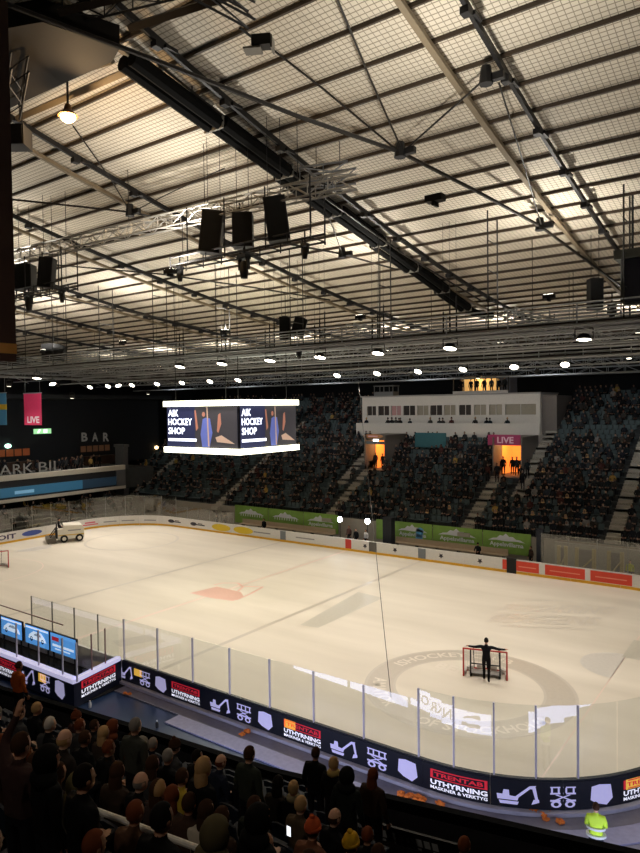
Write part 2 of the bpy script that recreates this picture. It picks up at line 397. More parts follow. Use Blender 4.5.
advert(32, lambda m, f: m.flat(f, [(1.1*math.cos(t*PI/8), .62 + .27*math.sin(t*PI/8)) for t in range(16)]), 'blue_oval_advert', blueink)
advert(7, lambda m, f: m.text(f, 'OIT', 0, .62, 1.9, .5, .03), 'dark_lettering', mat('purple_ink', (70, 62, 96), .6))
for px in (110, 128, 150): advert(px, lambda m, f: m.rect(f, -.7, .5, .7, .62, 3), 'grey_advert', greyink)
for px in (262, 305): advert(px, lambda m, f: m.rect(f, -1.1, .55, 1.1, .66, 3), 'grey_advert', greyink)
rs = [(502.5, 507.5), (516, 539), (545, 585), (590.5, 632)]
for i, (a, b) in enumerate(rs):
    sa, sb = s_at(a, S_FAR - 9, S_FAR + 30, -.01, .6), s_at(b, S_FAR - 9, S_FAR + 30, -.01, .6)
    m = MB(); strip(m, sb, sa, -.016, -.004, .24, 1.0); pl = m.build('red_advert', red_ad, nearest_board((sa + sb)/2))
    if i:
        m = MB(); f = inner_fn((sa + sb)/2, -.02); w = sa - sb; m.rect(f, -w*.38, .55, w*.38, .63, 4); m.build('pale_lettering', mat('red_ad_lettering', (240, 150, 130), .6), pl)
s_ = s_at(511.5, S_FAR - 9, S_FAR + 30, 0, .6); p_ = P(s_, .06)
m = MB(); m.box((p_.x, p_.y, .58), (.75, .2, 1.16)); tag(m.build('bench_gate', dark), 'dark open gate between the red adverts of the far boards', 'gate')
# near boards: LED face towards the stand
NB = []
nb_s = [i*1.0 for i in ()]
near_cuts = [30.2 + (46 - 30.2)*i/6 for i in range(7)] + [46 + 11*(i + 1)/5 for i in range(5)]
nlabels = ['from the bench corner to the first glass post', 'second from the bench corner', 'third from the bench corner', 'fourth from the bench corner', 'fifth from the bench corner', 'where the near straight meets the bend', 'first of the near right bend', 'second of the near right bend', 'third of the near right bend', 'above the steward in yellow at the picture edge', 'beyond the right picture edge']
for i, (a, b) in enumerate(zip(near_cuts[:-1], near_cuts[1:])):
    t = board(a, b, 'near rink board with LED advert face, ' + nlabels[i], white, mat('dark_cap', (34, 36, 46), .5))
    NB.append((a, b, t))
    m = MB(); strip(m, a + .004, b - .004, .101, .16, .14, 1.03); m.build('led_screen', led_dark, t)
    m = MB(); strip(m, a + .002, b - .002, .1, .34, .0, .13); m.build('kerb', greywalk, t)
for i in range(7):
    a, b = i*30.2/7, (i + 1)*30.2/7
    board(a, b, 'white near side rink board behind the player bench', white, grp='boards behind the player bench')
def nb_at(s): return next((t for a, b, t in NB if a <= s <= b), NB[-1][2])
def outer_fn(s0, d=.168): return lambda u, v: P(s0 + u, d, v)
def icon_parts(kind):
    """polygons (u, v) about one metre wide, v from 0 to 1"""
    q = []
    if kind == 'exc':
        q = [[(-.75, .05), (-.1, .05), (-.05, .2), (-.8, .2)], [(-.85, .25), (-.1, .25), (-.05, .42), (-.4, .46), (-.42, .72), (-.62, .72), (-.66, .5), (-.88, .5)],
             [(-.2, .42), (-.1, .36), (.4, .86), (.36, .97)], [(.36, .97), (.4, .82), (.56, .9), (.6, 1.0)], [(.44, .9), (.58, .92), (.68, .3), (.58, .28)], [(.42, .1), (.72, .22), (.7, .36), (.5, .34)]]
    elif kind == 'lift':
        q = [[(-.48, .62), (.48, .62), (.48, .7), (-.48, .7)], [(-.48, .92), (.48, .92), (.48, .98), (-.48, .98)]]
        for x in (-.45, -.2, .08, .36): q.append([(x, .7), (x + .07, .7), (x + .07, .93), (x, .93)])
        q += [[(-.3, .38), (-.22, .36), (.3, .6), (.22, .62)], [(.3, .38), (.22, .36), (-.3, .6), (-.22, .62)], [(-.48, .28), (.48, .28), (.48, .37), (-.48, .37)]]
        for cx in (-.26, .26):
            for k in range(10):
                t, s = k*PI/5, (k + 1)*PI/5
                q.append([(cx + .1*math.cos(t), .16 + .09*math.sin(t)), (cx + .2*math.cos(t), .16 + .16*math.sin(t)), (cx + .2*math.cos(s), .16 + .16*math.sin(s)), (cx + .1*math.cos(s), .16 + .09*math.sin(s))])
    elif kind == 'shield':
        q = [[(-.4, .92), (-.1, 1.0), (.34, .94), (.42, .3), (.18, .0), (-.2, .12), (-.44, .3)]]
    return q
def led_item(fn, kind, parent, w, z0=.22, h=.68):
    w *= {'exc': .76, 'lift': .84, 'shield': .92, 'text': .92, 'sq': .9}[kind]
    if kind in ('exc', 'lift', 'shield'):
        m = MB()
        for pg in icon_parts(kind): m.flat(fn, [(u*w, z0 + v*h) for u, v in pg])
        m.build({'exc': 'excavator_symbol', 'lift': 'scissor_lift_symbol', 'shield': 'shield_symbol'}[kind], led_lav, parent)
    elif kind == 'sq':
        m = MB(); m.rect(fn, -.3*w, z0 + .52*h, .3*w, z0 + h); m.build('yellow_symbol', led_yellow, parent)
    elif kind == 'text':
        m = MB(); m.rect(fn, -w/2, z0 + .92*h, w/2, z0 + .98*h, 4); m.text(fn, 'TRENTAB', 0, z0 + .76*h, w*.86, .2*h, .03); m.rect(fn, -w/2, z0 + .55*h, w/2, z0 + .6*h, 4)
        m.rect(fn, -w/2, z0 + .6*h, -w*.45, z0 + .92*h); m.rect(fn, w*.45, z0 + .6*h, w/2, z0 + .92*h); m.build('red_lettering', led_red, parent)
        m = MB(); m.text(fn, 'UTHYRNING', 0, z0 + .36*h, w, .24*h, .03); m.text(fn, 'MASKINER & VERKTYG', 0, z0 + .1*h, w, .16*h, .02); m.build('white_lettering', led_white, parent)
for kind, px, w in (('exc', 126, .9), ('lift', 145, .9), ('sq', 138, 1.0), ('shield', 161, .95), ('text', 185.5, 1.9), ('exc', 221, .95), ('lift', 244, .95), ('shield', 265.5, .95), ('sq', 290, 1.0), ('text', 302, 1.9),
                    ('exc', 345, .98), ('lift', 377, .98), ('shield', 408, .95), ('text', 458, 2.0), ('exc', 520, 1.05), ('lift', 563, .98), ('shield', 602, .95), ('sq', 634, 1.2), ('text', 645, 1.9)):
    s = s_at(px, 30.3, 56.9, .16, .55); led_item(outer_fn(s), kind, nb_at(s), w)
# glass panes on the near boards, one post per pane
posts = [30.25] + [s_at(px, 30.3, 56.9, .05, 1.1) for px in (158, 193, 230, 270, 314, 364, 419, 454, 494, 536, 578, 617)] + [56.2]
gl = ['at the bench corner', 'second from the bench corner', 'third from the bench corner', 'in front of the blue line', 'fifth from the bench corner', 'crossed by the start of the bright reflection', 'left of the printed ice circle', 'narrow one before the bend', 'in front of the printed ice circle left part', 'in front of the man with the goal', 'in front of the ice circle right part', 'in front of the ring edge, above the excavator symbol', 'above the steward in yellow', 'at the right picture edge']
GT = lambda i: 3.02 if i < 7 else 3.42
postm = mat('glass_post', (214, 210, 226), .5)
for i, (a, b) in enumerate(zip(posts[:-1], posts[1:])):
    mid = P((a + b)/2, .05); t = thing('rink_glass', 'clear near side rink glass panel ' + gl[i], 'glass panel', (mid.x, mid.y, 1.08))
    m = MB(); strip(m, a + .03, b - .01, .04, .055, 1.082, GT(i)); m.build('pane', glass, t)
    m = MB(); q = P(b if i == len(posts) - 2 else a, .05); m.box((q.x, q.y, (1.082 + GT(i))/2), (.05, .07, GT(i) - 1.082), math.atan2((P(a + .05) - P(a)).y, (P(a + .05) - P(a)).x)); m.build('post', postm, t)
def glassrun(name_lab, s0, s1, n, z1, mt_, grp, z0=1.082, d=.05):
    for i in range(n):
        a, b = s0 + (s1 - s0)*i/n, s0 + (s1 - s0)*(i + 1)/n
        mid = P((a + b)/2, d); t = thing('rink_glass', name_lab, 'glass panel', (mid.x, mid.y, z0), grp)
        m = MB(); strip(m, a + .03, b - .01, d - .006, d + .006, z0, z1); m.build('pane', mt_, t)
        m = MB(); q = P(a, d); m.box((q.x, q.y, (z0 + z1)/2), (.05, .05, z1 - z0)); m.build('post', mat('dim_post', (128, 126, 120), .5), t)
glassrun('hazy tall glass panel on the boards of the far left end', S_LEFTC - .4, S_NEARL, 13, 3.35, farglass, 'tall glass of the far left end')
glassrun('low hazy glass panel on the far boards before the left bend', S_LEFTC - 9, S_LEFTC - .45, 5, 2.35, farglass, 'low glass before the far left bend')
glassrun('hazy glass panel on the red advert boards of the penalty box', S_FAR - 6.5, S_FAR + 5.6, 6, 3.3, farglass, 'penalty box glass on the far boards')
glassrun('clear thin glass panel behind the player bench on the near boards', 22.4, 30.2, 4, 2.9, glass, 'clear glass behind the player bench')
# ------------------------------------------------------------------ player bench enclosure at the near left
bt = thing('player_bench_box', 'navy player bench enclosure with LED advert front jutting out from the near boards', 'player bench', (4, -16.6, 0))
X0, X1, YB, YF = -9.0, 7.75, -15.1, -18.1
m = MB(); m.box2((X0, YF, 0), (X1, YF + .12, 1.1)); m.build('front_wall', mat('navy_panel', (22, 26, 44), .5), bt)
m = MB(); m.slab([(X1 - .12, YF + .12, 0), (X1, YF, 0), (X1 - .55, YB - .1, 0), (X1 - .67, YB - .1, 0)], (0, 0, 1.1)); m.build('side_wall', MATS['navy_panel'], bt)
m = MB(); m.box2((X0, YF - .08, 1.1), (X1 + .05, YF + .26, 1.28)); m.slab([(X1 - .22, YF + .1, 1.1), (X1 + .05, YF, 1.1), (X1 - .5, YB - .16, 1.1), (X1 - .75, YB - .16, 1.1)], (0, 0, .18)); m.build('top_cap', mat('glowing_cap', (206, 202, 240), .4, es=.6), bt)  # emission put into the cap to make it look bright
m = MB(); m.rect(frame((0, YF - .02, 0), (1, 0, 0), (0, 0, 1)), X0, .05, X1, 1.08); fs_ = m.build('led_screen', led_dark, bt)
for kind, px, py, w in (('text', 8, 652, 1.9), ('exc', 28, 675, 1.05), ('lift', 45, 684, .95), ('sq', 42, 670, 1.1), ('shield', 60, 690, .95)):
    q = at(px, py, 1, YF - .03); led_item(frame((q.x, YF - .035, 0), (1, 0, 0), (0, 0, 1)), kind, bt, w, .2, .8)
sd = (Vector((X1 - .55, YB - .1, 0)) - Vector((X1, YF, 0))); L_ = sd.length; sd.normalize(); sn = Vector((sd.y, -sd.x, 0))
led_item(frame(Vector((X1, YF, 0)) + sn*.02 + sd*L_/2, sd, (0, 0, 1)), 'text', bt, 2.3, .3, .75)
m = MB(); m.box2((X0, YF + .5, .4), (X1 - 1, YF + .95, .46)); [m.box2((x, YF + .6, 0), (x + .08, YF + .9, .4)) for x in (-8, -5, -2, 1, 4, 6)]; m.build('bench', dark, bt)
m = MB(); m.box2((X0, YF, 0), (X1 - .1, YB, .03)); m.build('floor_mat', rubber, bt)
for i, (a, b) in enumerate(((-5.2, -2.3), (-2.2, -.1), (.2, 2.4), (2.5, 4.7))):
    t = thing('led_advert_screen', ['bright blue LED advert screen cut by the left picture edge', 'bright blue LED advert screen with a car picture, left of three', 'bright blue LED advert screen with cars, middle of three on the bench', 'bright blue LED advert screen with red lettering, right of three on the bench'][i], 'advert screen', ((a + b)/2, -15.85, .75))
    m = MB(); m.box2((a, -15.9, .78), (b, -15.8, 1.78)); m.build('frame', dark, t)
    m = MB(); f = frame(((a + b)/2, -15.91, .8), (1, 0, 0), (0, 0, 1)); m.rect(f, -(b - a)/2 + .03, 0, (b - a)/2 - .03, .95); m.build('screen', led_blue, t)
    m = MB(); f = frame(((a + b)/2, -15.916, .8), (1, 0, 0), (0, 0, 1))
    if i == 3:
        m.rect(f, -.9, .3, .9, .42); m.rect(f, -.7, .16, .6, .22); m.build('white_lettering', led_pale, t)
        m = MB(); m.rect(f, -.95, .58, -.35, .78); m.build('red_lettering', led_red, t)
    else:
        m.flat(f, [(-.8, .3), (-.7, .5), (-.3, .72), (.4, .7), (.75, .45), (.85, .28)]); m.rect(f, -1, .82, 1, .9); m.build('car_picture', led_pale, t)
        m = MB(); m.flat(f, [(-.3, .5), (-.1, .66), (.3, .64), (.45, .48)]); m.ring(f, -.5, .3, .05, .13, 10); m.ring(f, .5, .3, .05, .13, 10); m.build('car_windows', led_dark, t)
    m = MB(); [m.box2((x - .04, -15.88, 0), (x + .04, -15.82, .78)) for x in (a + .2, b - .2)]; m.build('stand_leg', dark, t)
m = MB(); pz = 3.0
for px, py in ((77, 672), (39, 668), (17, 661), (63, 680)):
    q = at(px, 676 if px > 70 else py, 1, YF + .06)
    t = thing('rink_glass', {77: 'clear glass pane on the bench front ending at its corner post', 39: 'clear glass pane on the bench front above the excavator symbol', 17: 'clear glass pane on the bench front above the orange jacket', 63: 'clear glass pane on the bench front above the scissor lift symbol'}[px], 'glass panel', (q.x, YF + .06, 1.2))
    m = MB(); m.box2((q.x - .03, YF + .03, 1.2), (q.x + .03, YF + .09, 2.9)); m.build('post', postm, t)
    m = MB(); m.box2((q.x - 1.35, YF + .055, 1.2), (q.x - .04, YF + .067, 2.85)); m.build('pane', glass, t)
t = thing('rink_glass', 'clear glass pane on the short side wall of the bench enclosure', 'glass panel', (7.5, -16.6, 1.2))
a, b = Vector((X1 - .08, YF + .25, 1.2)), Vector((X1 - .58, YB - .2, 1.2)); m = MB(); m.slab([a, b, b + Vector((-.012, 0, 0)), a + Vector((-.012, 0, 0))], (0, 0, 1.65)); m.build('pane', glass, t)
for i, f_ in enumerate((.33, .66)):
    q = a.lerp(b, f_); m = MB(); m.box((q.x, q.y, 2.05), (.05, .05, 1.7)); m.build('post', mat('reddish_post', (150, 120, 116), .4), t)
a, b = at(0, 605, 1, -15.1), at(63, 625, 1, -15.1)
m = MB(); m.tube([a, b], .035); tag(m.build('glass_top_rail', MATS['reddish_post']), 'thin reddish rail running along the glass tops behind the bench screens', 'rail')
# ------------------------------------------------------------------ walkway between boards and near stand
def ypar(x):
    pts = [(-40, -21.6), (7, -20.8), (11, -20.25), (14, -19.9), (18, -19.5), (20, -19.3), (25, -18.2), (30, -17.05), (36, -14.3), (50, -8)]
    for (a, ya), (b, yb) in zip(pts[:-1], pts[1:]):
        if x <= b: return ya + (yb - ya)*(x - a)/(b - a)
    return pts[-1][1]
m = MB()
for i in range(60):
    x = -30 + i*1.2
    if x > 38: break
    m.add([(x, ypar(x) + .3, -.03), (x + 1.2, ypar(x + 1.2) + .3, -.03), (x + 1.2, -9.8 if x > 27 else -15.0, -.03), (x, -9.8 if x > 27 else -15.0, -.03)], [(0, 1, 2, 3)])
struct(m.build('floor_walkway', bluefloor), 'blue walkway floor between the near boards and the stand')
m = MB(); strip(m, 30.6, 56, .36, .95, -.025, .02); struct(m.build('trim_walkway', mat('lavender_paving', (112, 110, 122), .5, noise=.2)), 'pale paving strip along the near boards')
m = MB(); strip(m, 35, 57, .97, 1.75, -.02, .03); struct(m.build('trim_mat', mat('grey_paving', (150, 150, 178), .5, noise=.2)), 'grey mat strip on the blue walkway')
m = MB(); strip(m, 43, 58, 1.78, 3.1, -.03, -.005); struct(m.build('trim_apron', mat('apron_paving', (128, 126, 142), .6, noise=.25)), 'grey lavender paving of the walkway around the near right bend')
# parapet wall with LED ribbon facing the ice
pm = MB(); n = 132
for i in range(n):
    a, b = -28 + 66*i/n, -28 + 66*(i + 1)/n
    pm.add([(a, ypar(a), -.03), (b, ypar(b), -.03), (b, ypar(b) - .25, -.03), (a, ypar(a) - .25, -.03), (a, ypar(a), 1.75), (b, ypar(b), 1.75), (b, ypar(b) - .25, 1.75), (a, ypar(a) - .25, 1.75)],
           [(0, 1, 5, 4), (2, 3, 7, 6), (4, 5, 6, 7)])
parap = struct(pm.build('wall_parapet', mat('parapet_black', (9, 9, 10), .9, spec=.05)), 'black parapet at the foot of the near stand')
def rib_fn(x0, d=.08): return lambda u, v: Vector((x0 - u, ypar(x0 - u) + d, v))
ri = 0
for a, b, lab in ((13.6, 17.0, 'thin, far along the parapet'), (17.05, 20.2, 'thin, in the middle of the parapet'), (20.25, 23.6, 'with grey lettering'), (23.65, 26.0, 'with a small mountain logo'), (28.5, 31.4, 'facing the rink bend'), (31.5, 37, 'at the right end of the parapet')):
    t = thing('led_ribbon_panel', 'white LED ribbon panel on the near parapet ' + lab, 'LED panel', ((a + b)/2, ypar((a + b)/2), .5))
    z0, z1 = (.5, 1.4) if b < 20.25 else (.72, 1.5)
    m = MB(); m.rect(rib_fn(b, .07), 0, z0 - .05, b - a, z1 + .05, 24); m.build('housing', dark, t)
    m = MB(); m.rect(rib_fn(b), .05, z0, b - a - .05, z1, 24); m.build('screen', ribbon, t)
    if 'lettering' in lab: m = MB(); m.text(rib_fn((a + b)/2, .09), 'NAXRASOM', 0, 1.15, 2.7, .4, .02); m.build('lettering', ribbon_txt, t)
    if 'mountain' in lab:
        m = MB(); f = rib_fn((a + b)/2, .09); m.flat(f, [(-.7, 1.2), (-.3, 1.42), (-.05, 1.27), (.25, 1.45), (.7, 1.2), (.2, 1.3)]); m.rect(f, -.6, .92, .7, 1.06); m.build('logo', ribbon_txt, t)
# ------------------------------------------------------------------ roof
def zr(y): return 19.6 + .00269*(y - 25)**2
def at_roof(x, y, drop=0): return at_fn(x, y, lambda p: p.z - (zr(p.y) - drop))
rm = MB(); ny = 48
ys = [-48 + 96*i/ny for i in range(ny + 1)]
rm.add([(x, y, zr(y)) for y in ys for x in (-52, 52)] + [(x, y, zr(y) + .3) for y in ys for x in (-52, 52)],
       [(2*i, 2*i + 1, 2*i + 3, 2*i + 2) for i in range(ny)] + [(2*ny + 2 + 2*i, 2*ny + 2 + 2*i + 2, 2*ny + 2 + 2*i + 3, 2*ny + 2 + 2*i + 1) for i in range(ny)])
struct(rm.build('ceiling', roof_mat()), 'sagging cream sheet metal roof underside with wire mesh')
for i in range(62):
    y = -46 + 1.5*i
    if y > 46: break
    m = MB(); m.box((0, y, zr(y) - .07), (104, .09, .13)); struct(m.build('roof_purlin', brownsteel), 'brown roof purlin running the length of the hall')
def roof_run(mb, x, y0, y1, drop, w, h, n=22):
    pts = [(x, y0 + (y1 - y0)*i/n) for i in range(n + 1)]
    for (xa, ya), (xb, yb) in zip(pts[:-1], pts[1:]):
        za, zb = zr(ya) - drop, zr(yb) - drop
        mb.add([(x - w/2, ya, za), (x + w/2, ya, za), (x + w/2, ya, za - h), (x - w/2, ya, za - h), (x - w/2, yb, zb), (x + w/2, yb, zb), (x + w/2, yb, zb - h), (x - w/2, yb, zb - h)],
               [(0, 1, 5, 4), (1, 2, 6, 5), (2, 3, 7, 6), (3, 0, 4, 7)])
for i, x in enumerate((34.6, 25.6, 16.4, 7.4, -1.6, -10.6, -19.6, -28.6)):
    m = MB(); roof_run(m, x, -45, 45, .26, .12, .22); t = struct(m.build('roof_cable_beam', dark), 'dark roof cable beam across the hall')
    m = MB()
    for k in range(26):
        y = -42 + 3.1*k; m.box((x, y, zr(y) - .56), (.26, .3, .2)); m.box((x + .12, y + .5, zr(y) - .5), (.1, .5, .12))
    m.build('clamp', dark, t)
for i, x in enumerate((32.8, 24.0, 14.9, 5.8, -3.2, -12.2, -21.2)):
    m = MB(); roof_run(m, x, -45, 45, .27, .2, .16); struct(m.build('roof_rail', railpaint), 'pale brown roof rail across the hall')
# lower bracing cables, hung a little below the roof
cabm = mat('dark_cable', (38, 33, 28), .5)
def cable(lab, pts, r=.05, node=None):
    P3 = [at_roof(x, y, d) for x, y, d in pts]
    t = thing('bracing_cable', lab, 'cable', tuple(P3[len(P3)//2])); m = MB(); m.tube(P3, r); m.build('cable', cabm, t)
    for k in (node or []):
        m = MB(); m.cyl(P3[k] + Vector((0, 0, .35)), P3[k] - Vector((0, 0, .2)), .16, .22); m.box(P3[k] + Vector((.3, .1, 0)), (.5, .2, .22)); m.build('clamp', dark, t)
    return P3
cable('long dark bracing cable crossing the whole ceiling from top left to far right', [(-30, -10, 2.2), (75, 30, 2.0), (160, 62, 1.8), (300, 117, 1.6), (400, 152, 1.5), (480, 193, 1.2), (540, 226, .9), (622, 287, .4)], .075, [4, 6])
cable('thin tie from the cable node up left to the picture top', [(402, 150, 1.4), (370, 78, .8), (336, -4, .4)], .035)
cable('thin tie from the cable node up left towards the small flood lamp', [(398, 151, 1.4), (322, 88, .8), (268, 46, .6)], .04)
cable('short thin tie from the cable node up right to a roof beam', [(405, 150, 1.4), (486, 78, .75)], .035, [1])
cable('thin tie from the second cable node up to the roof beam at upper right', [(541, 224, .9), (521, 155, .5), (499, 83, .3)], .03)
cable('dark bracing cable sloping across the left half below the warm lamp', [(8, 199, 1.6), (130, 212, 1.5), (240, 235, 1.3), (342, 254, 1.0), (398, 270, .7)], .05, [1, 3])
cable('thin tie from the left cable node up to the warm lamp', [(128, 208, 1.4), (110, 178, .9), (73, 126, .4)], .03)
cable('faint tie from the left cable node rising to the right', [(134, 211, 1.4), (172, 192, .8), (225, 168, .3)], .025)
cable('dark bracing cable in the lower left of the ceiling', [(57, 265, 1.2), (160, 274, 1.2), (250, 287, .9), (330, 300, .6)], .05)
cable('dark bracing cable low at the left behind the speaker frame', [(14, 290, 1.2), (95, 305, 1.1), (150, 316, .9), (210, 330, .5)], .05)
cable('thin tie above the right end of the wide duct', [(341, 250, .9), (333, 228, .4), (326, 212, .2)], .025)
cable('thin rod running beside the wide duct', [(158, 64, .5), (225, 118, .5), (300, 180, .5), (400, 252, .5), (480, 300, .5)], .05)
wa, wb = at(391, 697, 1, -15.05), at(357, 368, 1, 15.4)
m = MB(); m.tube([wa, wa.lerp(wb, .35) + Vector((0, 0, -.1)), wa.lerp(wb, .7) + Vector((0, 0, -.08)), wb], .014, 5); tag(m.build('guy_wire', cabm), 'thin dark wire stretched from the near glass across the ice to the far catwalk', 'wire')
# the wide dark duct
DA, DB = at_roof(128, 60, 1.0), at_roof(466, 308, .75)
dt = thing('ventilation_duct', 'wide dark ventilation duct running diagonally under the roof', 'duct', tuple((DA + DB)/2))
nS = 7
for i in range(nS):
    a, b = DA.lerp(DB, i/nS), DA.lerp(DB, (i + .985)/nS); off = Vector((.13 if i % 2 else -.05, 0, 0))
    d = (b - a).normalized(); u = Vector((1, 0, 0)); w = d.cross(u).normalized()
    m = MB()
    for o_ in (-.25, .25):
        c = off + u*o_; pts = [a + c + u*.24*math.cos(t*PI/4) + w*.27*math.sin(t*PI/4) for t in range(8)]; m.slab(pts, b - a)
    m.build('duct_section', mat('duct_dark', (17, 17, 16), .85, spec=.1), dt)
    q = b + off; m = MB(); m.box(q, (.95, .1, .5)); m.build('duct_joint', mat('duct_joint', (130, 126, 116), .5), dt)
E1 = at_roof(492, 316, 1.0); m = MB(); m.tube([DB, DB.lerp(E1, .4) + Vector((0, 0, -.15)), E1], .26, 8); m.build('duct_elbow', MATS['duct_dark'], dt)
for i in range(5):
    q = DA.lerp(DB, (i + .5)/5); m = MB(); m.tube([q + Vector((0, 0, .2)), Vector((q.x, q.y, zr(q.y) - .02))], .03); m.build('hanger', dark, dt)
# flat dark brown slab added under the roof, upper left
pts = [at_roof(x, y, 1.3) for x, y in ((-60, 40), (42, 22), (120, 48), (112, 62), (58, 86), (2, 112), (-60, 140))]
m = MB(); m.slab(pts, (0, 0, .7)); tag(m.build('brown_ceiling_slab', mat('brown_sheet', (32, 27, 21), .7, noise=.15)), 'flat dark brown slab under the roof at the top left', 'ventilation box')
for i, (a, b, lab) in enumerate((((0, 96), (112, 60), 'under the brown slab'), ((18, 118), (130, 70), 'just below the warm lamp bracket'), ((60, 12), (230, -30), 'at the very top left'), ((130, 28), (260, -14), 'second from the top left corner'))):
    A, B = at_roof(*a, 1.0), at_roof(*b, 1.0); m = MB(); m.bar(A, B, .12); tag(m.build('steel_pipe', railpaint if i < 2 else brownsteel), 'steel ceiling pipe ' + lab, 'pipe')
# ------------------------------------------------------------------ trusses
def lattice(t, A, B, w, h, r=.035, bay=.9, mtl=steel, br=.6):
    A, B = Vector(A), Vector(B); d = B - A; L = d.length; dn = d.normalized(); side = dn.cross(Vector((0, 0, 1))).normalized()*w/2; up = Vector((0, 0, h))
    corners = [(-side), side, -side + up, side + up]
    for c in corners:
        m = MB(); m.bar(A + c, B + c, r); m.build('chord', mtl, t)
    m = MB(); n = max(1, int(L/bay))
    for i in range(n):
        a, b = A + d*i/n, A + d*(i + 1)/n
        for p, q in ((0, 2), (1, 3), (0, 1), (2, 3)):
            x, y = (p, q) if i % 2 else (q, p); m.bar(a + corners[x], b + corners[y], r*br)
        m.bar(a + corners[0], a + corners[2], r*br); m.bar(a + corners[1], a + corners[3], r*br)
    m.build('bracing', mtl, t)
def truss(lab, A, B, w=.5, h=.5, hang=4, **k):
    t = thing('lighting_truss', lab, 'truss', tuple((Vector(A) + Vector(B))/2)); lattice(t, A, B, w, h, **k)
    for i in range(hang):
        q = Vector(A).lerp(Vector(B), (i + .5)/hang); m = MB(); m.tube([(q.x, q.y, q.z + h), (q.x, q.y, zr(q.y) - .02)], .018, 4); m.build('hanger', dark, t)
    return t
TA, TB = at(-10, 262, 1, -15), at(353, 186, 1, -15)
truss('pale lattice truss carrying the loudspeaker frames below the roof', (TA.x, -15, 21.1), (TB.x, -15, 20.6), .5, .55, 5, mtl=mat('aluminium_truss', (176, 172, 164), .4, .5))
truss('short lattice truss at the top edge carrying the small flood lamp', at_roof(196, -6, 2.2), at_roof(252, 24, 2.2), .45, .45, 2, mtl=darkgrey)
truss('dark lattice truss end beside the wide duct in the middle', at_roof(305, 186, 1.6), at_roof(352, 180, 1.6), .9, .6, 2)
truss('dark truss at the upper left above the brown slab', at_roof(70, 18, .9), at_roof(220, -20, .9), .6, .6, 2, mtl=darkgrey)
truss('dark lattice truss at far left under the brown slab', at_roof(12, 118, 2.0), at_roof(20, 70, 2.0), .5, .5, 1, mtl=darkgrey)
def catwalk(lab, A, B, w=1.0, bay=1.6, tower=6, z1=None):
    A, B = Vector(A), Vector(B); t = thing('lighting_catwalk', lab, 'catwalk', tuple((A + B)/2)); d = B - A; L = d.length; dn = d.normalized(); sd = dn.cross(Vector((0, 0, 1))).normalized()*w/2
    m = MB(); m.slab([A - sd, A + sd, B + sd, B - sd], (0, 0, .08)); m.build('deck', darkgrey, t)
    for s in (-1, 1):
        for z in (.25, .55, .85):
            m = MB(); m.bar(A + sd*s + Vector((0, 0, z)), B + sd*s + Vector((0, 0, z)), .03); m.build('handrail', steel, t)
        m = MB(); m.bar(A + sd*s*1.1 - Vector((0, 0, .12)), B + sd*s*1.1 - Vector((0, 0, .12)), .055); m.build('side_beam', mat('pale_beam', (124, 127, 130), .5, .3), t)
    n = int(L/bay)
    for i in range(0, n + 1):
        q = A + d*i/n; m = MB(); s = 1 if i % 2 else -1; m.bar(q + sd*s, q + sd*s + Vector((0, 0, .85)), .028); m.build('railing_post', steel, t)
    m = MB()
    for i in range(n):
        q, q2 = A + d*i/n, A + d*(i + 1)/n
        m.bar(q + sd - Vector((0, 0, .12)), q2 + sd - Vector((0, 0, .7)) if i % 2 else q2 + sd - Vector((0, 0, .12)), .02)
    m.build('bracing', steel, t)
    for i in range(tower):
        q = A + d*(i + .5)/tower
        m = MB()
        for s in (-1, 1): m.bar(q + sd*s, (q.x + sd.x*s, q.y + sd.y*s, zr(q.y) - .02), .03)
        for k in range(1, 4):
            zz = q.z + (zr(q.y) - q.z)*k/4; m.bar((q.x - sd.x, q.y - sd.y, zz), (q.x + sd.x, q.y + sd.y, zz), .025)
        m.build('hanging_frame', darkgrey, t)
    return t
catwalk('long lighting catwalk over the near half of the ice, hung from the roof', (-40, -4.5, 16.4), (36, -4.5, 16.4), 1.2, 1.5, 13)
catwalk('long lighting catwalk over the far boards carrying the lit floodlight row', (-42, 16, 16.5), (38, 16, 16.5), 1.2, 1.6, 10)
catwalk('lighting catwalk over the left end of the ice', (-29, -24, 16.4), (-29, 24, 16.4), 1.1, 1.6, 6)
truss('lattice truss between the two catwalks over the middle of the ice', (-36, 5, 16.6), (36, 5, 16.6), .6, .6, 8, bay=1.2)
truss('lattice truss behind the jumbotron nearer the far boards', (-36, 10.5, 16.8), (36, 10.5, 16.8), .6, .6, 8, bay=1.2)
truss('lattice truss above the front rows of the far stand', (-42, 22, 16.2), (40, 22, 16.2), .6, .6, 8, bay=1.4)
truss('lattice truss above the middle rows of the far stand', (-42, 29, 16.3), (40, 29, 16.3), .7, .7, 8, bay=1.5)
truss('lattice truss high along the back of the far stand', (-42, 36, 16.0), (40, 36, 16.0), .7, .7, 8, bay=1.6)
for i, (y, z, lab) in enumerate(((0, 16.9, 'between near catwalk and middle truss'), (2.5, 16.8, 'just before the middle truss'), (7.7, 16.4, 'between the two middle trusses'), (13, 16.2, 'just before the far catwalk'), (19, 16.0, 'just behind the far catwalk'), (25, 15.6, 'over the middle of the far stand'), (-2, 16.9, 'high over the near catwalk'))):
    m = MB(); m.bar((-42, y, z), (38, y, z), .05); tag(m.build('conduit_pipe', mat('pale_pipe', (156, 160, 164), .5, .3)), 'long thin pale conduit ' + lab, 'pipe')
for i, x in enumerate((-20, -12, 13, 22)):
    truss('cross truss linking the catwalks, ' + ['leftmost', 'left of the jumbotron', 'right of the jumbotron', 'rightmost'][i], (x, -4, 17.0), (x, 16, 17.2), .5, .5, 3, bay=1.2)
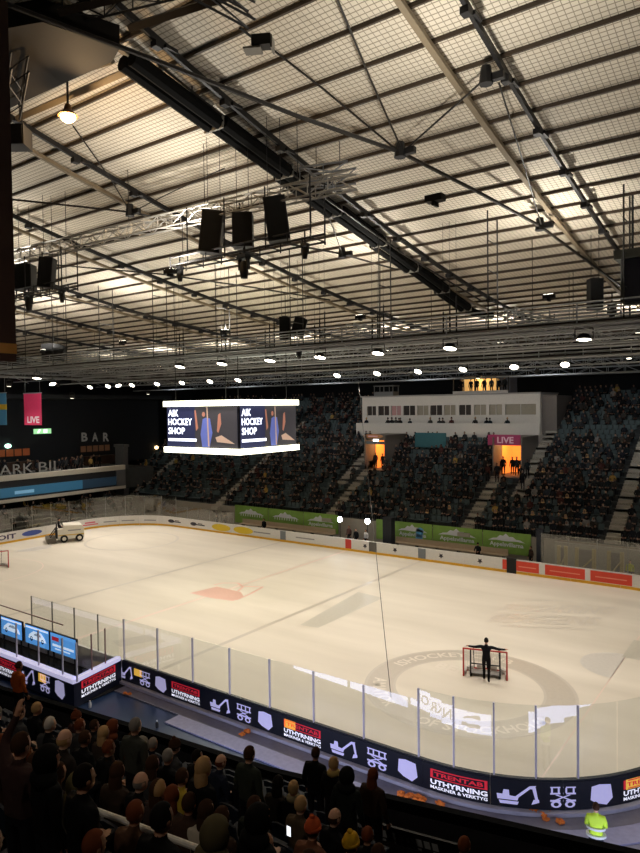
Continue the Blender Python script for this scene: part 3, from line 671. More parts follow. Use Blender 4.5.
# ------------------------------------------------------------------ lamps
def flood(loc, aim, lab, group=None, energy=0, lit=True, cone=100, size=.34):
    loc = Vector(loc); d = (Vector(aim) - loc).normalized()
    t = thing('floodlight', lab, 'floodlight', tuple(loc), group)
    m = MB(); m.lathe(loc, [(.1, -.22), (.2, -.2), (size, .0), (size + .03, .02), (size, .03)], 14, d); m.build('housing', darkgrey, t)
    m = MB(); m.lathe(loc, [(size - .03, .032), (size - .06, .045)], 14, d); m.build('lens', lampglow if lit else mat('lamp_dim', (250, 240, 220), es=3), t)
    m = MB(); m.tube([loc - d*.1 + Vector((.38, 0, 0)), loc + Vector((.38, 0, .45)), loc + Vector((-.38, 0, .45)), loc - d*.1 + Vector((-.38, 0, 0))], .025, 4); m.tube([loc + Vector((0, 0, .45)), loc + Vector((0, 0, .7))], .03, 4); m.build('bracket', dark, t)
    globals()['LASTF'] = t
    if energy:
        l = bpy.data.lights.new('flood_beam', 'SPOT'); l.energy = energy; l.spot_size = math.radians(cone); l.spot_blend = .6; l.shadow_soft_size = .3; l.color = (1.0, .915, .80)
        lo = bpy.data.objects.new('flood_beam', l); COL.objects.link(lo); lo.location = loc + d*.1; lo.rotation_euler = d.to_track_quat('-Z', 'Y').to_euler(); lo.parent = t; lo.location = d*.1
    return t
EN = 2300
row1 = [(565, 362), (514, 366), (463, 368), (418, 371), (377, 372), (337, 375), (238, 380), (210, 380), (182, 382), (157, 383), (132, 385), (108, 386), (90, 388)]
names1 = ['rightmost', 'second from the right', 'third from the right', 'fourth from the right', 'fifth from the right', 'just right of the jumbotron', 'above the jumbotron right screen', 'above the jumbotron middle', 'above the jumbotron left screen', 'left of the jumbotron', 'second left of the jumbotron', 'third left of the jumbotron', 'leftmost']
for (x, y), nm in zip(row1, names1):
    q = at(x, y, 1, 16 - .9); flood((q.x, 15.1, 15.85), (q.x*.9 + (4 if q.x > 12 else 0), 4.5, 0), 'lit floodlight of the far row under the catwalk, ' + nm, energy=EN, cone=96)
row2 = [(450, 340), (378, 346), (320, 352), (270, 357), (222, 360), (180, 365)]
for k, (x, y) in enumerate(row2):
    q = at(x, y, 1, -4.5); flood((q.x, -4.5, 15.75), (q.x*.97, -8.5, 0), 'downward floodlight under the near catwalk, number %s from the right' % ['one', 'two', 'three', 'four', 'five', 'six'][k], energy=EN*.5, cone=120, lit=True)
    for o_ in (-.35, 0, .35):
        m = MB(); m.bar((q.x + o_, -4.5, 16.42), (q.x + o_, -4.5, 17.9 + o_), .035); m.bar((q.x + o_, -4.5, 17.9 + o_), (q.x + o_, -4.5, zr(-4.5) - .02), .007); m.build('hanging_rod', dark, LASTF)
flood((25.5, -4.5, 15.75), (25.5, -6, 0), 'floodlight under the near catwalk at the far right', energy=EN*.7, cone=120)
catwalk('added lighting catwalk over the right end of the ice', (33, -24, 16.4), (33, 24, 16.4), 1.1, 1.6, 6)  # unseen catwalk added to carry the floods below
for y, nm in ((-9, 'nearest'), (1, 'middle'), (11, 'furthest')): flood((31.9, y, 15.7), (22, y*.8, 0), 'added floodlight under the right end catwalk, ' + nm, energy=EN*.95, cone=110)  # out of view floods added to brighten the right side of the ice
for k, y in enumerate((-12, -4, 4, 12)):
    flood((-28.2, y, 15.7), (-20, y*.8, 0), 'floodlight under the left end catwalk, ' + ['nearest to the camera', 'second nearest', 'third nearest', 'furthest'][k], energy=EN*.8, cone=100)
q = at(37, 378, 1, -6); flood(q, (-14, -8, 0), 'single bright floodlight at the left above the pink banner', energy=EN*.6)
for k, (x, y) in enumerate(((507, 337), (563, 336), (629, 358), (478, 378), (72, 398), (9, 386), (148, 394))):
    q = at(x, y, 1, (18.5, 12, 20, 20, 0, -6, 16)[k]); flood(q, (q.x, q.y - 1, 0), 'small working lamp hanging ' + ['right of the wide duct elbow', 'below the hanging black speaker on the right', 'at the right picture edge', 'above the lit lounge', 'beside the pink banner', 'above the blue and yellow flag', 'left of the jumbotron top corner'][k], lit=k < 3, size=.2)
# made-up lamps turned upward, added to brighten the roof evenly
for k, (x, y) in enumerate([(x, y) for y in (-4.5, 16) for x in (-36, -26, -16, -6, 4, 14, 24)] + [(12, -16.0), (-4, -16), (-20, -16), (38, -17), (25, -18)]):
    t = thing('added_uplight', 'wide added flood lamp turned up to brighten the roof', 'floodlight', (x, y, 17.75 if y > -10 else 18.6), 'added roof washing lamps')
    m = MB(); m.box((x, y, wloc(t).z), (.5, .3, .18)); m.box((x, y, wloc(t).z - .14), (.08, .3, .14)); m.build('housing', dark, t)
    m = MB(); m.box((x, y, wloc(t).z + .095), (.44, .24, .01)); m.build('lens', lampglow, t)
    l = bpy.data.lights.new('roof_fill', 'AREA'); l.shape = 'RECTANGLE'; l.size = .44; l.size_y = .24; l.energy = 400; l.color = (1, .95, .86); l.spread = PI
    lo = bpy.data.objects.new('roof_fill', l); COL.objects.link(lo); lo.parent = t; lo.location = (0, 0, .12); lo.rotation_euler = (PI, 0, 0)
fill_lamp_n = 0
def house(x, y, z, aim, en, group, lab):  # made-up spot lamp, added to brighten what it is aimed at
    t = flood((x, y, z), aim, lab, group, 0, False, size=.2); l = bpy.data.lights.new('fill_beam', 'SPOT'); l.energy = en; l.spot_size = math.radians(60 if group == "banner lamp" else 140); l.spot_blend = .8; l.shadow_soft_size = .3; l.color = (.94, .98, 1)
    lo = bpy.data.objects.new('fill_beam', l); COL.objects.link(lo); lo.parent = t; d = (Vector(aim) - Vector((x, y, z))).normalized(); lo.location = d*.12; lo.rotation_euler = d.to_track_quat('-Z', 'Y').to_euler()
for x in (-33, -21, -9, 3, 15, 27, 37): house(x, 22, 15.75, (x, 34, 9.5), 850, 'house lamps added over the far stand', 'small added house lamp under the truss over the front rows of the far stand')
for y in (-6, 6): house(-30.5, y, 15.6, (-39, y, 6), 520, 'house lamps added at the left end', 'small added house lamp under the left end catwalk turned to the balcony')
house(-19.5, -7, 15.7, (-26, -.1, 13), 1100, 'banner lamp', 'small added lamp in front of the pink banner and the flag')  # added to brighten the banner and flag
for i, (x, y) in enumerate(((22, -38), (30, -39))):  # unseen lamps added behind the camera to brighten the near crowd
    t = flood((x, y, 20.5), (x - 4, -27, 5), 'small added house lamp high behind the near stand', 'house lamps added over the near stand', 0, False, size=.2); l = bpy.data.lights.new('fill_beam', 'SPOT'); l.energy = 520; l.spot_size = math.radians(80); l.spot_blend = .8; l.shadow_soft_size = .3; l.color = (1, .86, .7)
    lo = bpy.data.objects.new('fill_beam', l); COL.objects.link(lo); lo.parent = t; d = Vector((-4, -27 - y, -15.5)).normalized(); lo.location = d*.12; lo.rotation_euler = d.to_track_quat('-Z', 'Y').to_euler()
# warm pendant
q = at_roof(68, 116, 2.3)
t = thing('pendant_lamp', 'glowing warm orange pendant lamp hanging at upper left', 'pendant lamp', tuple(q))
m = MB(); m.lathe(q, [(.05, .42), (.1, .38), (.14, .2), (.3, .05), (.34, 0)], 16); m.build('lamp_shade', mat('lamp_shade', (120, 84, 50), .5, .4), t)
m = MB(); m.ell(q - Vector((0, 0, .02)), (.26, .26, .2)); m.build('bulb', mat('warm_bulb', (255, 206, 130), es=30), t)
m = MB(); m.tube([q + Vector((0, 0, .42)), (q.x, q.y, zr(q.y) - .02)], .04); m.build('rod', dark, t)
l = bpy.data.lights.new('warm', 'POINT'); l.energy = 600; l.color = (1, .66, .34); l.shadow_soft_size = .25; lo = bpy.data.objects.new('warm', l); COL.objects.link(lo); lo.parent = t; lo.location = (0, 0, -.3)
# small flood lamp near the top
q = at_roof(262, 42, 1.9); t = thing('flood_lamp', 'grey flood lamp with splayed barn doors near the top of the picture', 'lamp', tuple(q))
m = MB(); m.box(q, (.55, .35, .3), .5); m.build('housing', darkgrey, t); m = MB(); m.box(q + Vector((-.25, -.1, -.2)), (.5, .4, .05), .5); m.box(q + Vector((.3, .1, -.12)), (.05, .4, .35), .5); m.build('barn_door', mat('barn_door', (120, 114, 104), .5), t)
m = MB(); m.tube([q + Vector((-.2, 0, .1)), at_roof(240, 28, 2.0)], .04); m.build('bracket', dark, t)
# ------------------------------------------------------------------ loudspeakers and moving heads
def speaker(px, py0, py1, wpx, Y, lab, tilt=0, arr=1):
    a, b = at(px, py0, 1, Y), at(px, py1, 1, Y); h = (b - a).length; dist = (a - CC).dot(CF); w = wpx*dist/FPX
    c = (a + b)/2; t = thing('loudspeaker', lab, 'loudspeaker', tuple(c)); Rm = Matrix.Rotation(-.62, 3, 'Z') @ Matrix.Rotation(tilt, 3, 'X') if False else Matrix.Rotation(.6, 3, 'Z') @ Matrix.Rotation(tilt, 3, 'Y')
    Rm = Matrix.Rotation(.62, 3, 'Z') @ Matrix.Rotation(tilt, 3, 'Y')
    m = MB(); m.box(c, (w, w*.8, h), mtx=Rm); m.build('cabinet', dark, t)
    m = MB(); m.box(c + Rm @ Vector((0, -w*.41, 0)), (w*.9, .02, h*.94), mtx=Rm); m.build('grille', mat('speaker_grille', (12, 12, 13), .9), t)
    m = MB(); m.box(c + Rm @ Vector((0, 0, h*.5 + .03)), (w*.5, w*.4, .06), mtx=Rm); m.build('rigging_frame', darkgrey, t)
    m = MB()
    for s in (-.3, .3):
        e = c + Rm @ Vector((s*w, 0, h*.5)); m.tube([e, (e.x, e.y, min(zr(e.y) - .02, e.z + 3.5))], .015, 4)
    m.build('hanger', dark, t)
    return t
speaker(243, 214, 248, 20, -15, 'large black loudspeaker in the middle of the hanging lighting frame')
speaker(212, 212, 254, 21, -15.2, 'black loudspeaker at the left of the hanging lighting frame', .12)
speaker(277, 198, 242, 22, -15.1, 'black loudspeaker at the right of the hanging lighting frame', -.12)
speaker(25, 265, 290, 18, -15, 'square black loudspeaker in the left hanging frame beside the drape')
speaker(47, 258, 288, 14, -15.2, 'black loudspeaker in the left hanging frame, right of the square one', .1)
speaker(285, 317, 340, 11, -3.2, 'upright black loudspeaker of the pair over the ice')
speaker(299, 318, 337, 13, -3.2, 'tilted black loudspeaker of the pair over the ice', .3)
speaker(50, 344, 361, 13, -3.2, 'black loudspeaker hanging over the left catwalk')
speaker(59, 345, 360, 11, -3.1, 'tilted black loudspeaker hanging over the left catwalk', .3)
speaker(595, 279, 310, 13, 0, 'tall black loudspeaker hanging alone at the right over the catwalk')
speaker(15, 128, 148, 26, -22, 'dark loudspeaker at the left edge above the drape')
def hung_frame(lab, x0, x1, ytop, ybot, Y):
    A, B = at(x0, ybot, 1, Y), at(x1, ybot, 1, Y); zt = at((x0 + x1)/2, ytop, 1, Y).z; z0 = (A.z + B.z)/2 - .1
    t = thing('hanging_light_frame', lab, 'light frame', ((A.x + B.x)/2, Y, z0)); w = .9
    for yy in (-w/2, w/2):
        for z in (0, .3):
            m = MB(); m.bar((A.x, Y + yy, z0 + z), (B.x, Y + yy, z0 + z), .035); m.build('rail', darkgrey, t)
        n = 7
        for i in range(n + 1):
            x = A.x + (B.x - A.x)*i/n; m = MB(); m.bar((x, Y + yy, z0 - .1), (x, Y + yy, zt if i % 2 else z0 + .35), .03); m.build('upright', dark, t)
    for i in range(8):
        x = A.x + (B.x - A.x)*i/7; m = MB(); m.bar((x, Y - w/2, z0), (x, Y + w/2, z0), .025); m.build('rung', darkgrey, t)
    for x in (A.x + .3, B.x - .3): m = MB(); m.tube([(x, Y, z0 + .3), (x, Y, 21.0)], .02, 4); m.build('hanger', dark, t)
hung_frame('wide hanging lighting frame holding three loudspeakers', 178, 318, 196, 252, -15)
hung_frame('hanging lighting frame at the left beside the dark drape', 8, 70, 256, 292, -15)
def moving_head(px, py, h, Y, lab):
    q = at(px, py, 1, Y); k = h/FPX*(q - CC).dot(CF)
    t = thing('moving_head_light', lab, 'stage light', tuple(q))
    m = MB(); m.box(q + Vector((0, 0, k*.42)), (k*.42, k*.34, k*.16)); m.cyl(q + Vector((0, 0, k*.45)), q + Vector((0, 0, k*.45 + .5)), .03); m.build('base', dark, t)
    for sg in (-1, 1): m = MB(); m.box(q + Vector((sg*k*.2, 0, k*.15)), (k*.07, k*.16, k*.45)); m.build('yoke_arm', dark, t)
    m = MB(); m.lathe(q + Vector((0, 0, .15*k)), [(k*.1, .12*k), (k*.16, .02*k), (k*.17, -.3*k), (k*.13, -.55*k)], 12); m.build('head', darkgrey, t, True)
moving_head(244, 268, 26, -15, 'moving head light hanging under the middle loudspeaker')
moving_head(305, 252, 17, -15, 'moving head light at the right end of the lighting frame')
moving_head(180, 275, 16, -15, 'moving head light at the left end of the wide lighting frame')
moving_head(29, 303, 20, -15, 'moving head light under the square loudspeaker on the left')
moving_head(62, 297, 14, -15, 'small moving head light at the right of the left frame')
moving_head(299, 354, 12, -3.5, 'small stage light under the pair of loudspeakers')
moving_head(612, 312, 18, -2, 'small stage light right of the lone black loudspeaker')
# dark blue hung box at the right edge
a, b = at(625, 262, 1, -4), at(640, 303, 1, -4)
t = thing('hanging_screen_box', 'dark blue box hanging from the roof at the right picture edge', 'hanging box', (a.x + 2, -4, b.z))
m = MB(); m.box2((a.x, -4.6, b.z), (a.x + 4, -3.4, a.z)); m.build('box', mat('deep_blue_box', (26, 28, 42), .6), t)
m = MB(); [m.bar((a.x + i, -4.65, b.z), (a.x + i, -4.65, a.z + .1), .04) for i in range(5)]; m.build('frame', darkgrey, t)
m = MB(); m.box2((a.x - .3, -4.7, a.z + .02), (a.x + 4.2, -3.3, a.z + .4)); m.build('carrier', mat('grey_green_beam', (80, 82, 74), .6), t)
m = MB(); [m.bar((a.x + x, -4, a.z + .4), (a.x + x, -4, zr(-4) - .02), .04) for x in (.3, 3.7)]; m.build('hanger', dark, t)
# drape at the left edge
a, b = at(-12, 362, 0, 23), at(12.5, 362, 0, 23)
t = thing('hanging_drape', 'dark brown drape hanging at the left picture edge with an ochre band', 'drape', (23, (a.y + b.y)/2, b.z))
m = MB(); m.slab([(23, a.y - .3, b.z), (23, b.y, b.z), (23.12, b.y, b.z), (23.12, a.y - .3, b.z)], (0, 0, 5.6)); m.build('cloth', mat('brown_drape', (84, 60, 52), .8), t)
za, zb = at(6, 354, 0, 23).z, at(6, 344, 0, 23).z
m = MB(); m.box2((22.985, a.y - .3, za), (23.13, b.y + .005, zb)); m.build('hem_band', mat('ochre_band', (236, 170, 90), .6), t)
m = MB(); m.bar((23.06, a.y - .3, b.z + 5.62), (23.06, b.y + .1, b.z + 5.62), .04); [m.bar((23.06, y, b.z + 5.6), (23.06, y, zr(y) - .05), .02) for y in (a.y, b.y)]; m.build('curtain_rail', dark, t)
# ------------------------------------------------------------------ jumbotron
jx0, jx1, jy0, jy1, jz0, jz1 = -2.75, 4.15, -3.5, 2.5, 9.95, 13.5
t = thing('jumbotron', 'four sided video cube with glowing white light strips over the ice', 'video cube', ((jx0 + jx1)/2, (jy0 + jy1)/2, jz0))
m = MB(); m.box2((jx0 + .05, jy0 + .05, jz0 + .1), (jx1 - .05, jy1 - .05, jz1 - .05)); m.build('housing', mat('jumbo_black', (14, 14, 22), .6), t)
for z in (jz0, jz1 - .38):
    m = MB(); m.box2((jx0 - .12, jy0 - .12, z), (jx1 + .12, jy1 + .12, z + .38)); m.build('light_strip', striplight, t)
scr = mat('video_screen', (52, 56, 88), .4, es=.6); figm = mat('video_figure', (108, 122, 200), .5, es=.5, sample=False); skinv = mat('video_skin', (190, 130, 110), .5, es=.5, sample=False); stick = mat('video_stick', (200, 170, 150), .5, es=.6, sample=False); led_glow = mat('video_white', (236, 240, 255), es=2.6, sample=False); video_navy = mat('video_navy', (74, 72, 78), es=.4, sample=False)
for o_, u in (((jx0, jy0 + .02, jz0), (1, 0, 0)), ((jx1 - .02, jy0, jz0), (0, 1, 0)), ((jx1, jy1 - .02, jz0), (-1, 0, 0)), ((jx0 + .02, jy1, jz0), (0, -1, 0))):
    u = Vector(u); wd = (jx1 - jx0) if abs(u.x) else (jy1 - jy0); n = u.cross(Vector((0, 0, 1)))
    fr = lambda k: frame(Vector(o_) + n*k, u*wd, (0, 0, 1))
    m = MB(); m.rect(fr(.02), .02, .42, .98, 3.13); s = m.build('screen', scr, t)
    m = MB(); m.rect(fr(.03), .42, .42, .98, 3.13); m.build('picture_background', video_navy, s)
    m = MB()
    for txt, z, w in (('AIK', 2.72, .15), ('HOCKEY', 2.12, .34), ('SHOP', 1.5, .24)): m.text(fr(.04), txt, .04 + w/2, z, w, .46, .015)
    m.rect(fr(.04), .04, .8, .44, .98); m.build('white_lettering', led_glow, s)
    m = MB(); f = fr(.05)
    m.flat(f, [(.50, 1.3), (.53, 2.3), (.57, 2.4), (.63, 2.35), (.66, 1.4), (.62, .45), (.52, .45)]); m.build('player_picture', figm, s)
    m = MB(); f = fr(.06); m.flat(f, [(.545 + .022*math.cos(a), 2.62 + .17*math.sin(a)) for a in [k*PI/5 for k in range(10)]]); m.flat(f, [(.42, 2.9), (.44, 2.9), (.47, 1.7), (.44, 1.5)]); m.flat(f, [(.74, 2.6), (.77, 2.7), (.78, 2.0), (.74, 1.4), (.72, 1.5)]); m.build('skin_picture', skinv, s)
    m = MB(); m.flat(f, [(.585, 3.1), (.60, 3.1), (.62, .5), (.60, .5)]); m.flat(f, [(.70, 1.1), (.78, 1.25), (.95, .7), (.72, .8)]); m.build('stick_picture', stick, s)
for x in (jx0 + .5, jx1 - .5):
    for y in (jy0 + .5, jy1 - .5): m = MB(); m.tube([(x, y, jz1), (x, y, zr(y) - .02)], .03, 4); m.build('hanger', dark, t)
# ------------------------------------------------------------------ hanging banners
a, b, c = at(24, 394, 1, 0), at(41, 394, 1, 0), at(24, 425, 1, 0)
t = thing('hanging_banner', 'pink hanging banner reading LIVE at the left', 'banner', tuple(a))
m = MB(); m.box2((a.x, -.03, c.z), (b.x, .03, a.z)); m.build('cloth', pink, t)
m = MB(); m.text(frame(((a.x + b.x)/2, -.036, c.z), (1, 0, 0), (0, 0, 1)), 'LIVE', .1, .5, 2.0, .62, .03); m.build('white_lettering', mat('banner_white', (250, 236, 240)), t)
m = MB(); m.bar((a.x - .1, 0, a.z + .04), (b.x + .1, 0, a.z + .04), .04); [m.tube([(x, 0, a.z), (x, 0, 16.9)], .015, 4) for x in (a.x + .2, b.x - .2)]; m.build('pole', steel, t)
a, b, c = at(-14, 394, 1, 0), at(6, 394, 1, 0), at(6, 425, 1, 0)
t = thing('hanging_flag', 'blue flag with a yellow bar hanging at the left picture edge', 'flag', tuple(a)); z0, z1 = c.z, a.z; zc = z1 - (z1 - z0)*.43
m = MB(); m.box2((a.x, -.02, z0), (b.x, .02, z1)); m.build('cloth', skyb, t)
m = MB(); m.box2((a.x - .01, -.03, zc - .26), (b.x + .01, .03, zc + .26)); m.box2((a.x + .7, -.032, z0), (a.x + 1.2, .032, z1)); m.build('yellow_cross', flagy, t)
m = MB(); m.bar((a.x - .1, 0, z1 + .04), (b.x + .1, 0, z1 + .04), .04); [m.tube([(x, 0, z1), (x, 0, 16.9)], .015, 4) for x in (a.x + .2, b.x - .2)]; m.build('pole', steel, t)
# ------------------------------------------------------------------ far stand
NR, RD, RH, FY, FZ = 27, .8, .432, 18.4, 2.3
def fz(y): return FZ + RH*max(0, math.floor((y - FY)/RD))
V = [(9.35, 12.0), (-5.1, -2.7)]; VK0, VK1 = 10, 16
def solid(x, k):
    if VK0 <= k < VK1:
        for a, b in V:
            if a < x < b: return False
    if k >= 16 and -9.4 < x < 12.3: return False
    return True
xsb = sorted([-40, 42] + [q for v in V for q in v] + [-9.4, 12.3])
m = MB()
for xa, xb in zip(xsb[:-1], xsb[1:]):
    k = 0
    for k in range(NR):
        if solid((xa + xb)/2, k): m.box2((xa, FY + k*RD, max(0, FZ + RH*(k - 1) - .5) if k else -.06), (xb, FY + (k + 1)*RD + (.0), FZ + RH*k))
struct(m.build('stand_far', standc), 'grey stepped terrace of the far stand')
m = MB(); m.box2((-60, 42, 0), (60, 42.4, 13.6)); m.box2((-60, 42.4, 0), (60, 46, .1)); struct(m.build('wall_far', bluewall), 'dark back wall behind the far stand')
m = MB(); m.box2((-60, 46, 0), (60, 46.4, 21.5)); struct(m.build('wall_back', blackwall), 'black outer wall beyond the far stand')
m = MB(); m.box2((55, -48, 0), (55.4, 46, 30)); struct(m.build('wall_right', blackwall), 'dark right outer wall')
m = MB(); m.box2((-60, -48, 0), (60, -48.4, 34)); struct(m.build('wall_near', blackwall), 'dark wall behind the near stand')
m = MB(); m.box2((-40, 18.3, 0), (42, 18.4, 2.3)); struct(m.build('trim_stand_front', mat('stand_front', (150, 142, 130), .7)), 'pale front wall of the far stand')
m = MB(); m.box2((-31, 14.98 + .12, -.05), (31, 18.3, .02)); struct(m.build('floor_benches', mat('bench_floor', (110, 104, 98), .7)), 'floor strip of the far bench area')
# vomitories
for i, (a, b) in enumerate(V):
    y0, z0, z1 = FY + RD*VK0, FZ + RH*(VK0 - 1), 9.35
    m = MB(); yb = FY + RD*VK1
    m.m(0); m.box2((a - .12, y0, z0), (a, yb, 9.9)); m.box2((b, y0, z0), (b + .12, yb, 9.9)); m.box2((a, y0 - .1, z0 - .3), (b, yb, z0)); m.box2((a - .12, y0 + .4, z1), (b + .12, yb, 9.95))
    m.m(1); m.box2((a, yb - .1, z0), (b, yb, z1)); m.box2((a, y0 + 2.2, z0), (a + .05, yb, z1)); m.box2((b - .05, y0 + 2.2, z0), (b, yb, z1))
    o = struct(m.build('door_%d' % (i + 1), [mat('portal_grey', (112, 104, 96), .7), orange_glow]), ['stair portal with orange light under the magenta sign', 'stair portal with orange light under the oval sign'][i])
    l = bpy.data.lights.new('portal_light', 'POINT'); l.energy = 160; l.color = (1, .55, .2); l.shadow_soft_size = .2; lo = bpy.data.objects.new('portal_light', l); COL.objects.link(lo); lo.location = ((a + b)/2, y0 + 2.6, z1 - .4)
    m = MB(); m.box2(((a + b)/2 - .35, y0 + .3, z1 - .1), ((a + b)/2 + .25, y0 + .4, z1 + .12)); tag(m.build('portal_lamp', mat('portal_lamp', (240, 250, 255), es=4)), ['white lamp over the portal under the magenta sign', 'white lamp over the portal under the oval sign'][i], 'lamp')
a, b = V[0]; yv = FY + RD*VK0 + .3
q0, q1 = at(488, 445, 1, yv), at(520.5, 435, 1, yv)
t = thing('portal_sign', 'magenta sign reading LIVE over the right stair portal', 'sign', ((q0.x + q1.x)/2, yv, q0.z)); m = MB(); m.box2((q0.x, yv - .06, q0.z), (q1.x, yv + .06, q1.z)); m.build('panel', pinkdark, t)
m = MB(); m.text(frame(((q0.x + q1.x)/2, yv - .066, (q0.z + q1.z)/2), (1, 0, 0), (0, 0, 1)), 'LIVE', .15, 0, 1.6, .62, .03); m.build('pale_lettering', mat('sign_pale', (238, 196, 214), .6), t)
q0, q1 = at(361, 438.5, 1, yv), at(385, 434, 1, yv); cx, cz = (q0.x + q1.x)/2, (q0.z + q1.z)/2
t = thing('portal_sign', 'small oval orange sign over the left stair portal', 'sign', (cx, yv, cz)); m = MB(); m.slab([(cx + 1.25*math.cos(k*PI/9), yv, cz + .24*math.sin(k*PI/9)) for k in range(18)], (0, .08, 0)); m.build('panel', mat('oval_sign', (196, 136, 92), .6), t)
m = MB(); m.box2((cx - .6, yv - .02, cz - .05), (cx + .6, yv, cz + .05)); m.build('pale_lettering', MATS['sign_pale'], t)
m = MB(); m.box2((V[1][0] - .1, yv - .1, 8.95), (V[1][1] + .1, yv, 9.25)); tag(m.build('portal_lintel', mat('grey_blue_lintel', (92, 104, 112), .6)), 'grey blue beam across the top of the left stair portal', 'beam')
yt = 29.0; q0, q1 = at(415, 447, 1, yt), at(446, 433, 1, yt)
t = thing('banner', 'dark teal banner hung over the crowd between the two stair portals', 'banner', (q0.x, yt, q0.z)); m = MB(); m.box2((q0.x, yt, q0.z), (q1.x, yt + .06, q1.z)); m.build('cloth', teal, t)
m = MB(); [m.bar((x, yt + .03, fz(yt)), (x, yt + .03, q1.z), .03) for x in (q0.x + .1, q1.x - .1)]; m.build('pole', dark, t)
# stairs: pale aisle steps
AIS = [(9.9, 0, 10), (12.75, 6, 27), (-4.4, 0, 10), (-6.3, 6, 27), (-19.6, 0, 22), (21.6, 1, 27), (-34.6, 0, 14), (31, 0, 27)]
for i, (x, k0, k1) in enumerate(AIS):
    m = MB()
    for k in range(k0, k1):
        for h in (0, 1):
            m.box2((x - .55, FY + k*RD - .4 + h*.4 , FZ + RH*(k - 1) - .1), (x + .55, FY + k*RD + h*.4, FZ + RH*(k - .5 + .5*h) + .012))
    lab = ['below the magenta LIVE sign', 'right of the magenta LIVE sign', 'below the left stair portal', 'left of the left stair portal', 'below the jumbotron', 'at the right picture edge', 'at the far left end of the stand', 'beyond the right edge'][i]
    tag(m.build('aisle_stairs', stairc), 'pale aisle stairs of the far stand ' + lab, 'stairs')
def aisle(x, k): return any(abs(x - a) < .85 and k0 - 1 <= k < k1 for a, k0, k1 in AIS)
# ---- press box
PY = FY + 16*RD
t = thing('press_box', 'long white press box with a row of windows across the far stand', 'press box', (1.5, PY, 9.6))
xl, xr = at(362, 420, 1, PY + 1.6).x, at(540, 420, 1, PY + 1.6).x
m = MB(); m.box2((-9.3, PY, 8.9), (12.2, PY + .12, 11.1)); m.box2((-9.3, PY, 8.9), (12.2, PY + 2.2, 9.9)); m.build('lower_parapet', cream, t)
yu = PY + 1.7
m = MB(); m.box2((xl, yu, 9.9), (xr, yu + 6, 11.9)); m.box2((xl, yu, 13.05), (xr, yu + 6, 14.1)); m.box2((xl, yu + .3, 11.9), (xr, yu + 6, 13.05))
wp = [(367, 376), (378, 389), (391, 401), (403, 415), (417, 428.5), (430, 442), (444, 455.5), (459, 471), (474, 486), (489, 502), (505, 536)]
wx = [(at(a, 407, 1, yu).x, at(b, 407, 1, yu).x) for a, b in wp]; edges = [xl] + [v for w in wx for v in w] + [xr]
for a, b in zip(edges[::2], edges[1::2]): m.box2((a, yu, 11.9), (b, yu + .3, 13.05))
m.build('upper_wall', cream, t)
for i, (a, b) in enumerate(wx):
    m = MB(); m.box2((a, yu + .2, 11.9), (b, yu + .29, 13.05)); w = m.build('window', mat('lit_window_dim', (150, 140, 122), .3) if i in (4, 6, 8, 9, 10) else (mat('pink_window', (176, 130, 128), .4) if i == 2 else windowdk), t)
    m = MB(); m.box2(((a + b)/2 - .03, yu + .15, 11.9), ((a + b)/2 + .03, yu + .2, 13.05)); m.box2((a, yu + .15, 11.9), (b, yu + .2, 11.96)); m.build('window_frame', cream, w)
m = MB(); m.box2((xl - .1, yu - .15, 14.1), (xr + .1, yu + 6, 14.25)); m.build('roof_slab', mat('press_roof', (150, 144, 138), .7), t)
m = MB(); m.box2((xr, yu + .5, 9.9), (xr + 1.5, yu + 6, 13.9)); tag(m.build('side_cabin', mat('warm_grey_panel', (112, 104, 98), .7)), 'warm grey panel box at the right end of the press box', 'cabin')
q0, q1 = at(374, 399, 1, yu + 1), at(393, 389, 1, yu + 1)
t = thing('camera_cabin', 'small glazed cabin on the press box roof at its left end', 'cabin', (q0.x, yu + 1, 14.25)); m = MB(); m.box2((q0.x, yu + 1, 14.25), (q1.x, yu + 2.4, 14.75)); m.build('base_wall', mat('cabin_grey', (122, 120, 116), .6), t)
m = MB(); [m.box2((x, y, 14.75), (x + .08, y + .08, 15.4)) for x in (q0.x, (q0.x + q1.x)/2, q1.x - .08) for y in (yu + 1, yu + 2.3)]; m.box2((q0.x - .05, yu + .95, 15.4), (q1.x + .05, yu + 2.45, 15.5)); m.build('frame', MATS['cabin_grey'], t)
# warm lounge on the press box roof
lx0, lx1 = at(455, 388, 1, yu + 3).x, at(510, 388, 1, yu + 3).x
t = thing('lounge_room', 'warmly lit glazed lounge on top of the press box', 'lounge', ((lx0 + lx1)/2, yu + 3, 14.25))
m = MB(); m.box2((lx0, yu + 5.2, 14.25), (lx1 - 2, yu + 5.3, 16.2)); m.build('back_wall', warm_room, t)
m = MB(); m.box2((lx1 - 2, yu + 5.2, 14.25), (lx1, yu + 5.3, 16.2)); m.build('dim_wall', mat('dim_wall', (66, 70, 82), .7), t)
m = MB(); m.box2((lx0 - .1, yu + 2.4, 16.2), (lx1 + .1, yu + 5.4, 16.35)); m.build('ceiling_slab', dark, t)
m = MB(); [m.box2((lx0 + (lx1 - lx0)*i/5 - .05, yu + 2.5, 14.25), (lx0 + (lx1 - lx0)*i/5 + .05, yu + 2.6, 16.2)) for i in range(6)]; m.build('mullion', dark, t)
m = MB(); m.box2((lx0, yu + 2.4, 14.25), (lx1, yu + 2.5, 14.6)); m.build('sill', cream, t)
l = bpy.data.lights.new('lounge_light', 'POINT'); l.energy = 120; l.color = (1, .7, .36); lo = bpy.data.objects.new('lounge_light', l); COL.objects.link(lo); lo.parent = t; lo.location = (-1, 1.2, 1.6)
